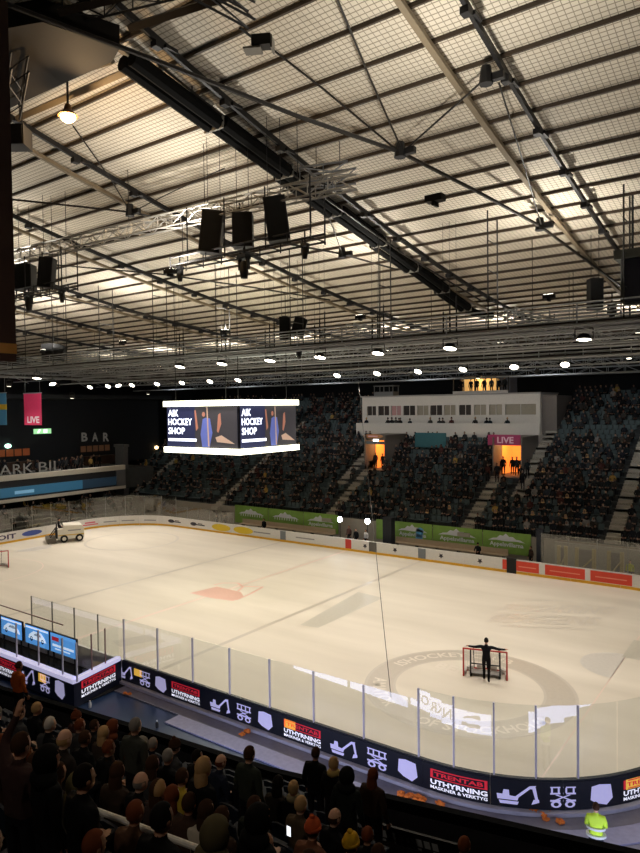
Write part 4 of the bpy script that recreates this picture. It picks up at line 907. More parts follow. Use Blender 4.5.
# ---- green banners
ga = [(235, 268, 'first from the left'), (268.5, 303, 'second from the left'), (303.5, 338, 'third from the left, ending at the bright lamps'), (376, 384.5, 'short plain one left of the dark column'), (393.5, 432, 'fourth with a blue figure, right of the dark column'), (432.5, 482, 'with clear lettering under the magenta sign stairs'), (482.5, 531, 'last at the right before the tall dark post')]
YG = 18.18
for i, (pa, pb, lab) in enumerate(ga):
    yc = 520; a, b = at(pa, yc, 1, YG), at(pb, yc, 1, YG); z0, z1 = .62 + .02*i, 2.5; cx = (a.x + b.x)/2; w = b.x - a.x
    t = thing('green_banner', 'green far stand banner, ' + lab, 'banner', (cx, YG, z0))
    m = MB(); m.box2((a.x + .02, YG, z0), (b.x - .02, YG + .08, z1)); m.build('panel', green, t)
    if i == 3: continue
    f = frame((cx, YG - .008, z0 + .9), (1, 0, 0), (0, 0, 1)); s = min(1, w/6)*1.0
    m = MB()
    m.flat(f, [(u_*s, v_) for u_, v_ in ((-2.3, .1), (-1.3, .16), (0, .12), (1.3, .16), (2.3, .1), (1.7, .3), (1.2, .32), (.8, .52), (.35, .5), (-.05, .76), (-.4, .54), (-.8, .58), (-1.2, .34), (-1.7, .3))])
    [m.flat(f, [((-1.9 + .42*k)*s, -.12), ((-1.78 + .42*k)*s, -.12), ((-1.74 + .42*k)*s, .14), ((-1.9 + .42*k)*s, .14)]) for k in range(10)] if i < 2 else None
    m.build('mountain_logo', mat('banner_pale', (214, 216, 222), .6), t)
    if i >= 2: m = MB(); m.text(f, 'Appelsvillarna', 0, -.2, 4.2*s, .46, .03); m.build('pale_lettering', MATS['banner_pale'], t)
    if i == 4: m = MB(); m.flat(f, [(.3, -.5), (1.0, -.5), (1.1, .4), (.8, .55), (.4, .4)]); m.build('blue_figure', mat('banner_blue', (88, 150, 196), .6), t)
# dark column and post of the bench area
def px_post(px0, px1, top, Y, lab, mt_=dark):
    a, b = at(px0, top, 1, Y), at(px1, top, 1, Y); w = b.x - a.x
    t = thing('dark_column', lab, 'column', ((a.x + b.x)/2, Y, 0)); m = MB(); m.box2((a.x, Y - w*.4, .02), (b.x, Y + w*.4, a.z)); m.build('shaft', mt_, t); m = MB(); m.box2((a.x - .08, Y - w*.4 - .08, .02), (b.x + .08, Y + w*.4 + .08, .3)); m.build('base', mt_, t)
    m = MB(); m.box2((a.x - .04, Y - w*.4 - .04, a.z), (b.x + .04, Y + w*.4 + .04, a.z + .1)); m.build('cap', mt_, t)
px_post(384.5, 393, 518, 16.2, 'thick black padded column in the middle of the far bench area', mat('column_pad', (24, 28, 36), .6))
px_post(537, 543, 530, 16.4, 'tall dark post between the green banner and the penalty box glass', mat('post_navy', (28, 34, 46), .6))
px_post(326, 330, 518, 16.0, 'small grey bin post between the third green banner and the bright lamps', mat('post_grey', (128, 124, 118), .6)) if False else None
for i, (px, py) in enumerate(((340, 519), (367.5, 521))):
    q = at(px, py, 1, 17); t = thing('photo_lamp', ['left bright white lamp on a stand by the far benches', 'right bright white lamp on a stand by the far benches'][i], 'lamp', (q.x, 17, .02))
    m = MB(); m.tube([(q.x, 17, .02), (q.x, 17, q.z - .2)], .035); [m.tube([(q.x, 17, .6), (q.x + .4*math.cos(k*2.1), 17 + .4*math.sin(k*2.1), .02)], .02, 4) for k in range(3)]; m.build('stand', dark, t)
    m = MB(); m.lathe((q.x, 17.1, q.z), [(.1, 0), (.2, .1), (.28, .25)], 14, Vector((.35, -1, .05))); m.build('housing', dark, t)
    m = MB(); m.ell((q.x + .09, 16.83, q.z), (.26, .1, .26)); m.build('lens', mat('photo_lamp_glow', (248, 252, 255), es=40), t)
    l = bpy.data.lights.new('photo', 'SPOT'); l.energy = 60; l.spot_size = 1.8; l.color = (.95, .98, 1); lo = bpy.data.objects.new('photo', l); COL.objects.link(lo); lo.parent = t; lo.location = (.15, -.35, q.z - .02); lo.rotation_euler = Vector((.3, -1, -.25)).to_track_quat('-Z', 'Y').to_euler()
# benches, penalty box doors
for i, (a, b, lab) in enumerate(((-15, -3, 'behind the boards below the left green banners'), (3.6, 14, 'behind the boards below the long green banners'))):
    t = thing('team_bench', 'long pale team bench ' + lab, 'bench', ((a + b)/2, 17.2, .02)); m = MB(); m.box2((a, 17.0, .75), (b, 17.5, .82)); m.build('seat', mat('bench_wood', (176, 156, 132), .6), t); m = MB(); m.box2((a, 17.5, .8), (b, 17.56, 1.25)); m.build('backrest', MATS['bench_wood'], t)
    for k in range(6): x = a + .3 + (b - a - .6)*k/5; m = MB(); m.box2((x - .05, 17.05, .02), (x + .05, 17.45, .75)); m.build('leg', dark, t)
for i, px in enumerate((528, 534.5, 560, 568, 590, 598, 613, 621)):
    q = at(px, 560, 1, 16.0) if px > 535 else at(px + 18, 560, 1, 16.0)
for i, (pa, pb) in enumerate(((559, 566), (577, 594), (609, 622))):
    a, b = at(pa, 555, 1, 16.6), at(pb, 555, 1, 16.6); t = thing('padded_door', 'beige framed penalty box door behind the hazy glass, ' + ['left', 'middle', 'right'][i], 'door', ((a.x + b.x)/2, 16.6, .02)); bm_ = mat('beige_pad', (192, 176, 128), .7)
    for x in (a.x, b.x): m = MB(); m.box2((x - .13, 16.5, .02), (x + .13, 16.7, 2.2)); m.build('jamb', bm_, t)
    m = MB(); m.box2((a.x, 16.56, .1), (b.x, 16.62, 2.1)); m.build('leaf', mat('door_grey', (128, 124, 116), .7), t); m = MB(); m.bar((a.x, 16.53, .3), (b.x, 16.53, 1.6), .05); m.build('brace', bm_, t)
m = MB(); m.box2((17.6, 17.9, .02), (30, 18.1, 2.2)); struct(m.build('wall_penalty', mat('penalty_wall', (172, 168, 158), .7)), 'grey back wall of the penalty boxes')
# ------------------------------------------------------------------ left end
BX = -34.0
t = thing('balcony', 'pale banded balcony front of the left end with a blue LED advert strip', 'balcony', (BX, 0, 3.6))
yA, yB = -26, 17.2
m = MB(); m.box2((BX - .5, yA, 5.7), (BX + .05, yB, 6.25)); m.build('upper_band', mat('balcony_band', (190, 184, 172), .6), t)
m = MB(); m.box2((BX - .5, yA, 3.4), (BX + .05, yB, 3.75)); m.build('lower_band', MATS['balcony_band'], t)
m = MB(); m.box2((BX - .6, yA, 3.75), (BX - .1, yB, 5.7)); m.build('wall', mat('balcony_wall', (34, 36, 42), .7), t)
m = MB(); m.box2((BX - .09, yA, 3.95), (BX - .02, yB - 6, 4.95)); m.build('led_strip', mat('led_strip_blue', (52, 104, 136), .5, es=.28), t)
m = MB(); m.box2((BX - .09, yB - 6, 3.95), (BX - .02, yB - 1.2, 4.95)); m.build('dim_led_strip', mat('led_strip_dim', (40, 62, 82), .5, es=.18), t)
m = MB(); f = frame((BX - .01, 4.2, 4.4), (0, 1, 0), (0, 0, 1)); m.text(f, 'ARENA', 0, 0, 2.6, .5, .02) if False else m.rect(f, -1.2, -.2, 1.0, .15, 3); m.build('pale_lettering', mat('led_strip_pale', (120, 170, 200), .5, es=.4), t)
m = MB(); m.box2((BX - .4, yB - 1.3, 3.75), (BX + .06, yB, 5.7)); m.build('end_panel', mat('end_panel', (96, 96, 98), .6), t)
lett = mat('steel_lettering', (150, 150, 150), .4, .3)
m = MB(); f = frame((BX + .02, 0, 6.25), (0, 1, 0), (0, 0, 1)); yl0, yl1 = at(-9, 464, 0, BX).y, at(61, 464, 0, BX).y
yw = yl1 - yl0; m.text(f, 'PARK', yl0 + yw*.29, .62, yw*.58, 1.05, .0); tag(m.build('balcony_lettering', lett), 'tall thin steel word PARK standing on the left balcony edge', 'lettering')
m = MB(); m.text(f, 'BIL', yl0 + yw*.83, .62, yw*.34, 1.05, .0); tag(m.build('balcony_lettering', lett), 'tall thin steel letters BIL following the word PARK on the balcony', 'lettering')
m = MB(); m.box2((BX - 14, yA, 3.3), (BX - .5, 22, 5.7)); struct(m.build('floor_balcony', standc), 'raised balcony floor of the left end')
# lower tier of the left end
m = MB()
for k in range(5): m.box2((BX + 2.6 - .8*(k + 1), -26, -.06), (BX + 2.6 - .8*k, 17.5, .5 + .42*k))
struct(m.build('stand_left', mat('left_terrace', (104, 101, 95), .85)), 'dark lower terrace of the left end')
m = MB(); m.box2((-52, -48, 0), (-51.6, 46, 24)); struct(m.build('wall_left', mat('wall_left', (22, 23, 26), .9)), 'dark wall at the left end of the hall')
# upper dark facade with BAR letters
XB = -45.0
m = MB(); m.box2((XB - .4, -30, 5.7), (XB, 32, 14.5)); m.box2((XB - .4, -30, 14.5), (XB + 3, 32, 15.0)); struct(m.build('wall_bar', mat('bar_wall', (36, 39, 43), .9)), 'dark facade above the left balcony')
for ch, px in zip('BAR', (84.5, 95, 106)):
    q = at(px, 437, 0, XB + .05); f = frame((XB + .06, q.y, q.z), (0, 1, 0), (0, 0, 1)); m = MB(); m.text(f, ch, 0, 0, .95, 1.2, .03); tag(m.build('wall_letter', mat('bar_letters', (150, 148, 142), .5, es=.12)), {'B': 'first', 'A': 'middle', 'R': 'last'}[ch] + ' pale letter ' + ch + ' of the word BAR on the dark facade', 'letter')
a, b = at(34, 437, 0, XB + .1), at(51, 428, 0, XB + .1); a2, b2 = at(34, 434, 0, XB + .1), at(51, 428.5, 0, XB + .1)
t = thing('exit_sign', 'glowing green exit sign above the left balcony bar', 'exit sign', tuple((a + b)/2)); m = MB(); m.box2((XB + .02, a2.y, a2.z), (XB + .12, b2.y, b2.z)); m.build('panel', exitgreen, t)
m = MB(); fz0 = (a2.z + b2.z)/2; f = frame((XB + .125, a2.y + .6, fz0), (0, 1, 0), (0, 0, 1)); m.flat(f, [(-.2, -.2), (.05, -.2), (.3, .2), (.1, .25)]); m.rect(f, .7, -.2, 1.2, .22); m.build('running_figure', mat('exit_white', (240, 250, 240), es=1.8, sample=False), t)
q = at(8, 446, 0, XB + .2); m = MB(); m.ell(q, (.3, .4, .28)); tag(m.build('wall_lamp', mat('cool_wall_lamp', (190, 240, 220), es=3)), 'small cool white wall lamp at the far left over the bar', 'lamp')
q = at(156.5, 447.5, 0, XB + .2); m = MB(); m.ell(q, (.25, .3, .25)); tag(m.build('wall_lamp', mat('warm_wall_lamp', (255, 214, 150), es=5)), 'small warm wall lamp left of the jumbotron', 'lamp')
for i, (p0, p1, lab) in enumerate(((-12, 30, 'at the left picture edge under the green exit sign'), (80, 110, 'below the letters of the word BAR'))):
    a, b = at(p0, 450, 0, XB + .05), at(p1, 450, 0, XB + .05); t = thing('bar_counter_opening', 'dim orange lit bar opening ' + lab, 'bar', (XB, (a.y + b.y)/2, 6)); z0, z1 = (7.5, 8.35) if i == 0 else (7.4, 8.2)
    m = MB(); m.box2((XB + .02, a.y, z0), (XB + .06, b.y, z1)); m.build('lit_wall', mat('bar_orange%d' % i, (150, 80, 44) if i == 0 else (120, 84, 60), es=.22 if i == 0 else .1), t)
    m = MB(); m.box2((XB + .5, a.y, 5.7), (XB + 1.1, b.y, 6.85)); m.build('counter', mat('bar_counter', (60, 40, 30), .6), t)
    m = MB(); [m.box2((XB + .07, a.y + (b.y - a.y)*k/5 - .06, z0), (XB + .12, a.y + (b.y - a.y)*k/5 + .06, z1)) for k in range(6)]; m.build('shelf_posts', dark, t)
# corner tower between left end and far stand
t = thing('corner_pillar', 'grey concrete pillar where the left balcony meets the far stand', 'pillar', (-35.5, 19.3, 0)); m = MB(); m.box2((-36.4, 17.6, 2.4), (-34.8, 18.3, 8.4)); m.build('shaft', mat('pillar_grey', (84, 84, 86), .7), t); m = MB(); m.box2((-36.6, 17.55, 8.4), (-34.6, 18.35, 8.7)); m.build('capital', MATS['pillar_grey'], t)
# ------------------------------------------------------------------ near stand
NK, ND, NH = 15, .85, .5
def nrow_y(x, k):
    base = -19.9; return base + (ypar(x) - base)*max(0, 1 - (k + 1)/13) - .95 - ND*k
def nz(k): return 1.85 + NH*k
m = MB()
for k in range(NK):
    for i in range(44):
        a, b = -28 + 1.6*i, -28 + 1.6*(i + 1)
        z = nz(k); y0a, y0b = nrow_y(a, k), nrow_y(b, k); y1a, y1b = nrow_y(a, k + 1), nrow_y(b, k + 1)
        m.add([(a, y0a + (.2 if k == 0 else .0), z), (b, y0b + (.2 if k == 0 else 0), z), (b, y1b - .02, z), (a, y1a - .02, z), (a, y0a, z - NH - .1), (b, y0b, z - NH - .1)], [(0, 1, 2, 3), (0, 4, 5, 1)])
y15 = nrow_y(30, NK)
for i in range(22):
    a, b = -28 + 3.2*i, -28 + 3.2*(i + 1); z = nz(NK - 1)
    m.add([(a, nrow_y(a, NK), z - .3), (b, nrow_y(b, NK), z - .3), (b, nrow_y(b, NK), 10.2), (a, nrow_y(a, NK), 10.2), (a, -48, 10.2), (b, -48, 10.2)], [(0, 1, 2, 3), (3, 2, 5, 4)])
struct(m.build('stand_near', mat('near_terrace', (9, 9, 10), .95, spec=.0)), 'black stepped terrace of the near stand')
# pale handrail among the near spectators
ra, rb = at(20, 782, 2, 8.3), at(200, 849, 2, 8.3)
t = thing('handrail', 'pale handrail running between the rows of the near stand', 'handrail', tuple((ra + rb)/2)); m = MB(); d = (rb - ra).normalized(); ra -= d*1.5; m.cyl(ra, rb, .035, n=10); m.build('top_rail', mat('pale_handrail', (232, 230, 222), .5), t)
for f_ in (.05, .3, .55, .8, .98):
    q = ra.lerp(rb, f_); m = MB(); m.bar(q, (q.x, q.y, 6.7), .03); m.build('post', dark, t)
# dark banner with white marks at the bottom
q0, q1 = at(374, 838, 2, 4.2), at(446, 858, 2, 4.2)
t = thing('row_banner', 'black banner with rows of small white lettering at the bottom of the near stand', 'banner', tuple((q0 + q1)/2)); u = (q1 - q0).normalized(); L_ = (q1 - q0).length; n = Vector((u.y, -u.x, 0)); n = n if n.y < 0 else -n
f = frame(q0 + n*.03, u, Vector((0, -.35, .94))); m = MB(); m.slab([q0 + u*-.3, q0 + u*(L_ + .3), q0 + u*(L_ + .3) + Vector((0, -.16, .42)), q0 + u*-.3 + Vector((0, -.16, .42))], -n*.06); m.build('cloth', dark, t)
m = MB()
x = .05
while x < L_ - .1:
    w = rnd.choice((.05, .09, .12)); m.rect(frame(q0 + n*.012, u, Vector((0, -.35, .94))), x, .12, x + w, .32)
    if rnd.random() < .6: m.rect(frame(q0 + n*.012, u, Vector((0, -.35, .94))), x, .02, x + w*.7, .08)
    x += w + rnd.choice((.04, .05, .14))
m.build('white_lettering', mat('banner_marks', (206, 210, 212)), t)
# ================================================================== people
def skin_body(nodes, edges, head, tilt=(0, 0, 0), smooth=1, waist=.95, seated=False, hands=()):
    names = list(nodes); idx = {n: i for i, n in enumerate(names)}
    me = bpy.data.meshes.new('b'); me.from_pydata([nodes[n][:3] for n in names], [(idx[a], idx[b]) for a, b in edges], [])
    o = bpy.data.objects.new('b', me); COL.objects.link(o); o.modifiers.new('s', 'SKIN'); sk = me.skin_vertices[0].data
    for n in names:
        r = nodes[n][3]; sk[idx[n]].radius = (r, nodes[n][4] if len(nodes[n]) > 4 else r); sk[idx[n]].use_root = (n == 'pelvis')
    ss = o.modifiers.new('u', 'SUBSURF'); ss.levels = 1
    m = MB(); c = Vector(head); R = Matrix.Rotation(tilt[2], 3, 'Z') @ Matrix.Rotation(tilt[0], 3, 'X')
    def hp(x, y, z): return c + R @ Vector((x, y, z))
    m.ell(c, (.078, .098, .118), 20, 14, R=R)
    m.ell(hp(0, .028, -.07), (.055, .062, .055), 12, 8, R=R)                      # jaw
    m.add([hp(-.014, .088, -.035), hp(.014, .088, -.035), hp(0, .128, -.032), hp(0, .092, .022)], [(0, 1, 2), (0, 2, 3), (1, 3, 2), (0, 3, 1)])   # nose
    for s in (-1, 1): m.ell(hp(s*.08, -.005, -.01), (.012, .026, .034), 8, 6, R=R)  # ears
    m.ell(hp(0, .088, -.06), (.026, .012, .008), 8, 6, R=R)                        # mouth
    for s in (-1, 1): m.ell(hp(s*.032, .078, .012), (.016, .014, .010), 8, 6, R=R)
    h = m.build('h', white)
    dg = bpy.context.evaluated_depsgraph_get(); bm = bmesh.new(); a = bpy.data.meshes.new_from_object(o.evaluated_get(dg)); bm.from_mesh(a); bm.from_mesh(h.data)
    j = bpy.data.meshes.new('j'); bm.to_mesh(j); bm.free(); jo = bpy.data.objects.new('j', j); COL.objects.link(jo)
    rm_ = jo.modifiers.new('r', 'REMESH'); rm_.mode = 'VOXEL'; rm_.voxel_size = .0115
    sm = jo.modifiers.new('m', 'SMOOTH'); sm.iterations = 2; sm.factor = .4
    dg = bpy.context.evaluated_depsgraph_get(); res = bpy.data.meshes.new_from_object(jo.evaluated_get(dg))
    for x in (o, h, jo): bpy.data.objects.remove(x)
    eyes = [hp(s*.032, .09, .012) for s in (-1, 1)]; hd = [Vector(q) for q in hands]; nk = c - Vector((0, 0, .135))
    res.materials.clear()
    for x in (dark, dark, dark, dark, dark): res.materials.append(x)
    for p in res.polygons:
        q = p.center; i = 0
        if (q - c).length < .16 and q.z > nk.z + .02: i = 2
        elif any((q - x).length < .115 for x in hd): i = 2
        elif q.z < .11 and abs(q.x) < .4: i = 3
        elif q.z < waist: i = 1
        if i == 2 and any((q - e).length < .011 for e in eyes): i = 4
        p.material_index = i; p.use_smooth = True
    return res, c, R
def limbs(sh, el, wr, palm, sgn, fdir, curl):
    """hand with four unequal fingers and a side thumb"""
    n = {}; e = []
    fdir = Vector(fdir).normalized(); curl = Vector(curl).normalized(); side = fdir.cross(curl).normalized()*sgn
    tag_ = 'L' if sgn < 0 else 'R'; palm = Vector(palm)
    n['palm' + tag_] = (*palm, .034, .026)
    for i, L in enumerate((.066, .075, .07, .054)):
        r = palm + side*(.030 - .02*i) + fdir*.035
        a = r + fdir*L*.5 + curl*.006; b = r + fdir*L*.85 + curl*.035
        n['f%s%d0' % (tag_, i)] = (*r, .0105); n['f%s%d1' % (tag_, i)] = (*a, .0095); n['f%s%d2' % (tag_, i)] = (*b, .008)
        e += [('palm' + tag_, 'f%s%d0' % (tag_, i)), ('f%s%d0' % (tag_, i), 'f%s%d1' % (tag_, i)), ('f%s%d1' % (tag_, i), 'f%s%d2' % (tag_, i))]
    r = palm + side*.036 - fdir*.01; a = r + side*.03 + fdir*.03; b = a + fdir*.03 + curl*.012
    n['t' + tag_ + '0'] = (*r, .013); n['t' + tag_ + '1'] = (*a, .011); n['t' + tag_ + '2'] = (*b, .009)
    e += [('palm' + tag_, 't' + tag_ + '0'), ('t' + tag_ + '0', 't' + tag_ + '1'), ('t' + tag_ + '1', 't' + tag_ + '2')]
    return n, e
def figure(kind):
    k = 1.1
    if kind == 'sit':
        N = dict(pelvis=(0, 0, .56, .15, .14), belly=(0, .0, .74, .15, .13), chest=(0, .02, .93, .17, .14), nb=(0, .015, 1.09, .085), neck=(0, .03, 1.16, .055)); hd = (0, .055, 1.29)
        arms = [((s*.18, .0, 1.04, .08), (s*.26, .04, .78, .058), (s*.15, .22, .64, .042), (s*.09, .27, .635), (-s*.5, .8, -.1), (0, -.1, -1)) for s in (-1, 1)]
        legs = [((s*.1, .05, .54, .105), (s*.13, .46, .54, .075), (s*.13, .43, .11, .05), (s*.135, .58, .05, .045)) for s in (-1, 1)]; w = .62
    else:
        N = dict(pelvis=(0, 0, .98, .15, .13), belly=(0, 0, 1.12, .15, .125), chest=(0, 0, 1.3, .165, .13), nb=(0, -.005, 1.46, .085), neck=(0, .01, 1.53, .055)); hd = (0, .03, 1.655)
        legs = [((s*.1, .0, .92, .1), (s*.115, .015, .52, .07), (s*.12, -.02, .1, .05), (s*.13, .14, .05, .045)) for s in (-1, 1)]; w = .98
        if kind == 'stand': arms = [((s*.19, 0, 1.41, .078), (s*.25, -.02, 1.13, .056), (s*.25, .08, .9, .04), (s*.25, .11, .82), (0, .2, -1), (-s, .3, 0)) for s in (-1, 1)]
        elif kind == 'lean': arms = [((s*.19, 0, 1.41, .078), (s*.27, .1, 1.15, .056), (s*.16, .33, 1.1, .04), (s*.12, .40, 1.09), (0, 1, -.1), (0, -.2, -1)) for s in (-1, 1)]
        elif kind == 'push':
            arms = [((s*.19, .02, 1.42, .078), (s*.46, .10, 1.33, .056), (s*.70, .24, 1.30, .04), (s*.76, .29, 1.295), (s*.5, .8, 0), (0, 0, -1)) for s in (-1, 1)]
            legs = [((-.1, .0, .92, .1), (-.1, .10, .52, .07), (-.1, .12, .1, .05), (-.11, .28, .05, .045)), ((.1, .0, .92, .1), (.1, -.02, .52, .07), (.1, -.16, .12, .05), (.11, -.02, .06, .045))]
        elif kind == 'steward': arms = [((s*.19, 0, 1.41, .082), (s*.24, .06, 1.13, .062), (s*.1, .25, 1.2, .044), (s*.05, .30, 1.22), (-s*.6, .7, .2), (0, -.2, -1)) for s in (-1, 1)]
        elif kind == 'raise': arms = [((-.19, 0, 1.41, .078), (-.33, .1, 1.6, .055), (-.26, .2, 1.82, .04), (-.25, .22, 1.9), (0, .2, 1), (0, 1, -.2)), ((.19, 0, 1.41, .078), (.25, -.02, 1.13, .056), (.25, .08, .9, .04), (.25, .11, .82), (0, .2, -1), (-1, .3, 0))]
    E = [('pelvis', 'belly'), ('belly', 'chest'), ('chest', 'nb'), ('nb', 'neck')]
    N['head0'] = (hd[0], hd[1], hd[2] - .05, .06); E.append(('neck', 'head0')); hands = []
    for (sh, el, wr, pm_, fd, cu), s in zip(arms, (-1, 1)):
        T = 'L' if s < 0 else 'R'
        N['sh' + T] = sh; N['el' + T] = el; N['wr' + T] = wr; n, e = limbs(sh, el, wr, pm_, s, fd, cu); N.update(n); E += e
        E += [('chest', 'sh' + T), ('sh' + T, 'el' + T), ('el' + T, 'wr' + T), ('wr' + T, 'palm' + T)]; hands.append(Vector(pm_) + Vector(fd).normalized()*.04)
    for (hp_, kn, an, to), s in zip(legs, 'LR'):
        N['hip' + s] = hp_; N['kn' + s] = kn; N['an' + s] = an; N['toe' + s] = to; E += [('pelvis', 'hip' + s), ('hip' + s, 'kn' + s), ('kn' + s, 'an' + s), ('an' + s, 'toe' + s)]
    return skin_body(N, E, hd, waist=w, hands=hands)
FIG = {k: figure(k) for k in ('sit', 'stand', 'lean', 'push', 'steward', 'raise')}
def hair_mesh(kind, c):
    m = MB(); c = Vector(c)
    front = lambda x, y, z: not (y > .35 and z < .62) and z > -.45
    if kind == 'short': m.ell(c + Vector((0, -.008, .012)), (.088, .106, .122), 18, 14, keep=lambda x, y, z: not (y > .30 and z < .55) and z > -.42)
    elif kind == 'bald': m.ell(c + Vector((0, -.006, .0)), (.084, .102, .116), 18, 14, keep=lambda x, y, z: y < .2 and -.5 < z < .15)
    elif kind == 'long':
        m.ell(c + Vector((0, -.012, .012)), (.094, .112, .126), 18, 14, keep=front)
        m.ell(c + Vector((0, -.05, -.14)), (.1, .075, .2), 16, 12, keep=lambda x, y, z: z > -.98)
    elif kind == 'beanie':
        m.ell(c + Vector((0, -.006, .03)), (.094, .114, .128), 18, 14, keep=lambda x, y, z: z > -.05 - .1*(y < 0)); m.ell(c + Vector((0, -.02, .165)), (.035, .035, .03), 10, 8)
        m.lathe(c + Vector((0, -.006, .0)), [(.1, -.0), (.108, .0), (.108, .045), (.1, .045)], 18)
    elif kind == 'cap':
        m.ell(c + Vector((0, -.006, .03)), (.092, .11, .112), 18, 14, keep=lambda x, y, z: z > -.02); m.slab([c + Vector((.075*math.cos(t), .08 + .10*math.sin(t), .035)) for t in [k*PI/6 for k in range(7)]], (0, 0, .012))
    elif kind == 'hood':
        m.ell(c + Vector((0, -.02, .0)), (.125, .14, .155), 18, 14, keep=lambda x, y, z: not (y > .45 and -.6 < z < .7)); m.ell(c + Vector((0, -.06, -.16)), (.17, .12, .1), 16, 10)
    elif kind == 'scarf': m.lathe(c + Vector((0, -.01, -.19)), [(.08, 0), (.115, .0), (.12, .05), (.09, .09), (.075, .09)], 16); m.box(c + Vector((.05, .1, -.33)), (.09, .03, .3))
    o = m.build('x', dark, None, True); me = o.data; bpy.data.objects.remove(o); return me
HAIR = {}
def hair(kind, fk):
    if (kind, fk) not in HAIR: HAIR[(kind, fk)] = hair_mesh(kind, FIG[fk][1])
    return HAIR[(kind, fk)]
def cloth(c): return mat('cloth_%d_%d_%d' % c, c, .85, noise=.2, scale=9, spec=.15)
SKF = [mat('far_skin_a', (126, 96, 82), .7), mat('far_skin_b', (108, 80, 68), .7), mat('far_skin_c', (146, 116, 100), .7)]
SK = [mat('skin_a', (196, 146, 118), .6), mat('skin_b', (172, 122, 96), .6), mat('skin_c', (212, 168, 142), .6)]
eyem = mat('eye_dark', (30, 22, 18), .4); shoem = mat('shoe_black', (20, 20, 20), .6)
HC = dict(black=(20, 16, 14), brown=(64, 42, 28), fair=(186, 150, 104), grey=(136, 130, 124), auburn=(112, 58, 34), white=(198, 190, 180))
def person(fk, loc, rz, top, trousers, hk, hc, lab, scale=1.0, extra=(), group=None):
    me, c, R = FIG[fk]; o = bpy.data.objects.new('person', me); COL.objects.link(o); o.location = loc; o.rotation_euler.z = rz; o.scale = (scale,)*3
    tag(o, lab, 'person', group)
    for i, m_ in enumerate((cloth(top), cloth(trousers), rnd.choice(SK), shoem, eyem)): o.material_slots[i].link = 'OBJECT'; o.material_slots[i].material = m_
    def add(kind, name, m_):
        h = bpy.data.objects.new(name, hair(kind, fk)); COL.objects.link(h); h.parent = o; h.material_slots[0].link = 'OBJECT'; h.material_slots[0].material = m_
        return h
    if hk:
        nm = {'short': 'hair', 'bald': 'hair', 'long': 'hair', 'beanie': 'beanie', 'cap': 'cap', 'hood': 'hood'}[hk]; add(hk, nm, cloth(HC[hc] if isinstance(hc, str) else hc))
        if hk in ('beanie', 'cap'): add('bald', 'hair', cloth(HC['brown']))
    for kind, colr in extra: add(kind, kind, cloth(colr))
    return o
# ---- man with the goal frame on the ice
gpos = at(486, 676, 2, 0)
def goal(loc, rz, lab, s=1.0, lying=False):
    t = thing('hockey_goal', lab, 'goal', loc, None, rz)
    w, h, d = .915*s, 1.22*s, 1.0*s
    def b(m, name, mt_): o = m.build(name, mt_); o.parent = t
    for x in (-w, w): m = MB(); m.tube([(x, 0, 0), (x, 0, h)], .035*s, 8); b(m, 'post', goalred)
    m = MB(); m.tube([(-w - .03, 0, h), (w + .03, 0, h)], .035*s, 8); b(m, 'crossbar', goalred)
    arc = [(-w, 0), (-w*.98, d*.55), (-w*.6, d), (0, d*1.08), (w*.6, d), (w*.98, d*.55), (w, 0)]
    m = MB(); m.tube([(x, y, .03) for x, y in arc], .03*s, 8); b(m, 'base_frame', goalred)
    arc2 = [(-w, 0), (-w*.95, d*.3), (-w*.6, d*.5), (0, d*.55), (w*.6, d*.5), (w*.95, d*.3), (w, 0)]
    m = MB(); m.tube([(x, y, h) for x, y in arc2], .025*s, 8); m.tube([(0, 0, h), (0, d*.55, h)], .02*s); b(m, 'top_frame', mat('goal_white', (214, 206, 200), .5))
    m = MB(); m.tube([(0, d*1.08, .03), (0, d*.55, h)], .025*s, 8); [m.tube([(s2*w*.6, d, .03), (s2*w*.6, d*.5, h)], .02*s, 6) for s2 in (-1, 1)]; b(m, 'back_stay', dark)
    m = MB(); n = 26
    def pt(A, f):
        L = [0]
        for p, q in zip(A[:-1], A[1:]): L.append(L[-1] + math.hypot(q[0] - p[0], q[1] - p[1]))
        g = f*L[-1]
        for i in range(len(A) - 1):
            if g <= L[i + 1] + 1e-9: u = (g - L[i])/(L[i + 1] - L[i]); return (A[i][0] + (A[i + 1][0] - A[i][0])*u, A[i][1] + (A[i + 1][1] - A[i][1])*u)
        return A[-1]
    for i in range(n + 1):
        f = i/n; p, q = pt(arc, f), pt(arc2, f); m.cyl((p[0], p[1], .03), (q[0], q[1], h), .006*s, n=3, caps=False)
    for j in range(1, 14):
        g = j/14; L = []
        for i in range(13): p, q = pt(arc, i/12), pt(arc2, i/12); L.append((p[0] + (q[0] - p[0])*g, p[1] + (q[1] - p[1])*g, .03 + (h - .03)*g))
        for p, q in zip(L[:-1], L[1:]): m.cyl(p, q, .006*s, n=3, caps=False)
    for i in range(10):
        x = -w + 2*w*i/9; m.cyl((x, 0, h), (x, d*.5*max(0, 1 - (abs(x)/w)**3) + .02, h), .006*s, n=3, caps=False)
    b(m, 'net', netm)
    m = MB()
    for i in range(6): m.box(((pt(arc, (i + .5)/6)[0])*.97, pt(arc, (i + .5)/6)[1]*.97, .12*s), (.34*s, .12*s, .16*s), math.atan2(pt(arc, (i + .6)/6)[1] - pt(arc, (i + .4)/6)[1], pt(arc, (i + .6)/6)[0] - pt(arc, (i + .4)/6)[0]))
    b(m, 'base_padding', mat('goal_pad', (196, 190, 186), .7))
    return t
ga_, gb_ = at(463.5, 676, 2, 0), at(507, 681, 2, 0); gd = gb_ - ga_; grz = math.atan2(gd.y, gd.x); gc = (ga_ + gb_)/2; gs = gd.length/2/.915
goal((gc.x, gc.y, .006), grz, 'red framed hockey goal pushed over the big printed ice circle', gs*1.0)
gside = Vector((gd.y, -gd.x, 0)).normalized(); gside = gside if gside.y < 0 else -gside
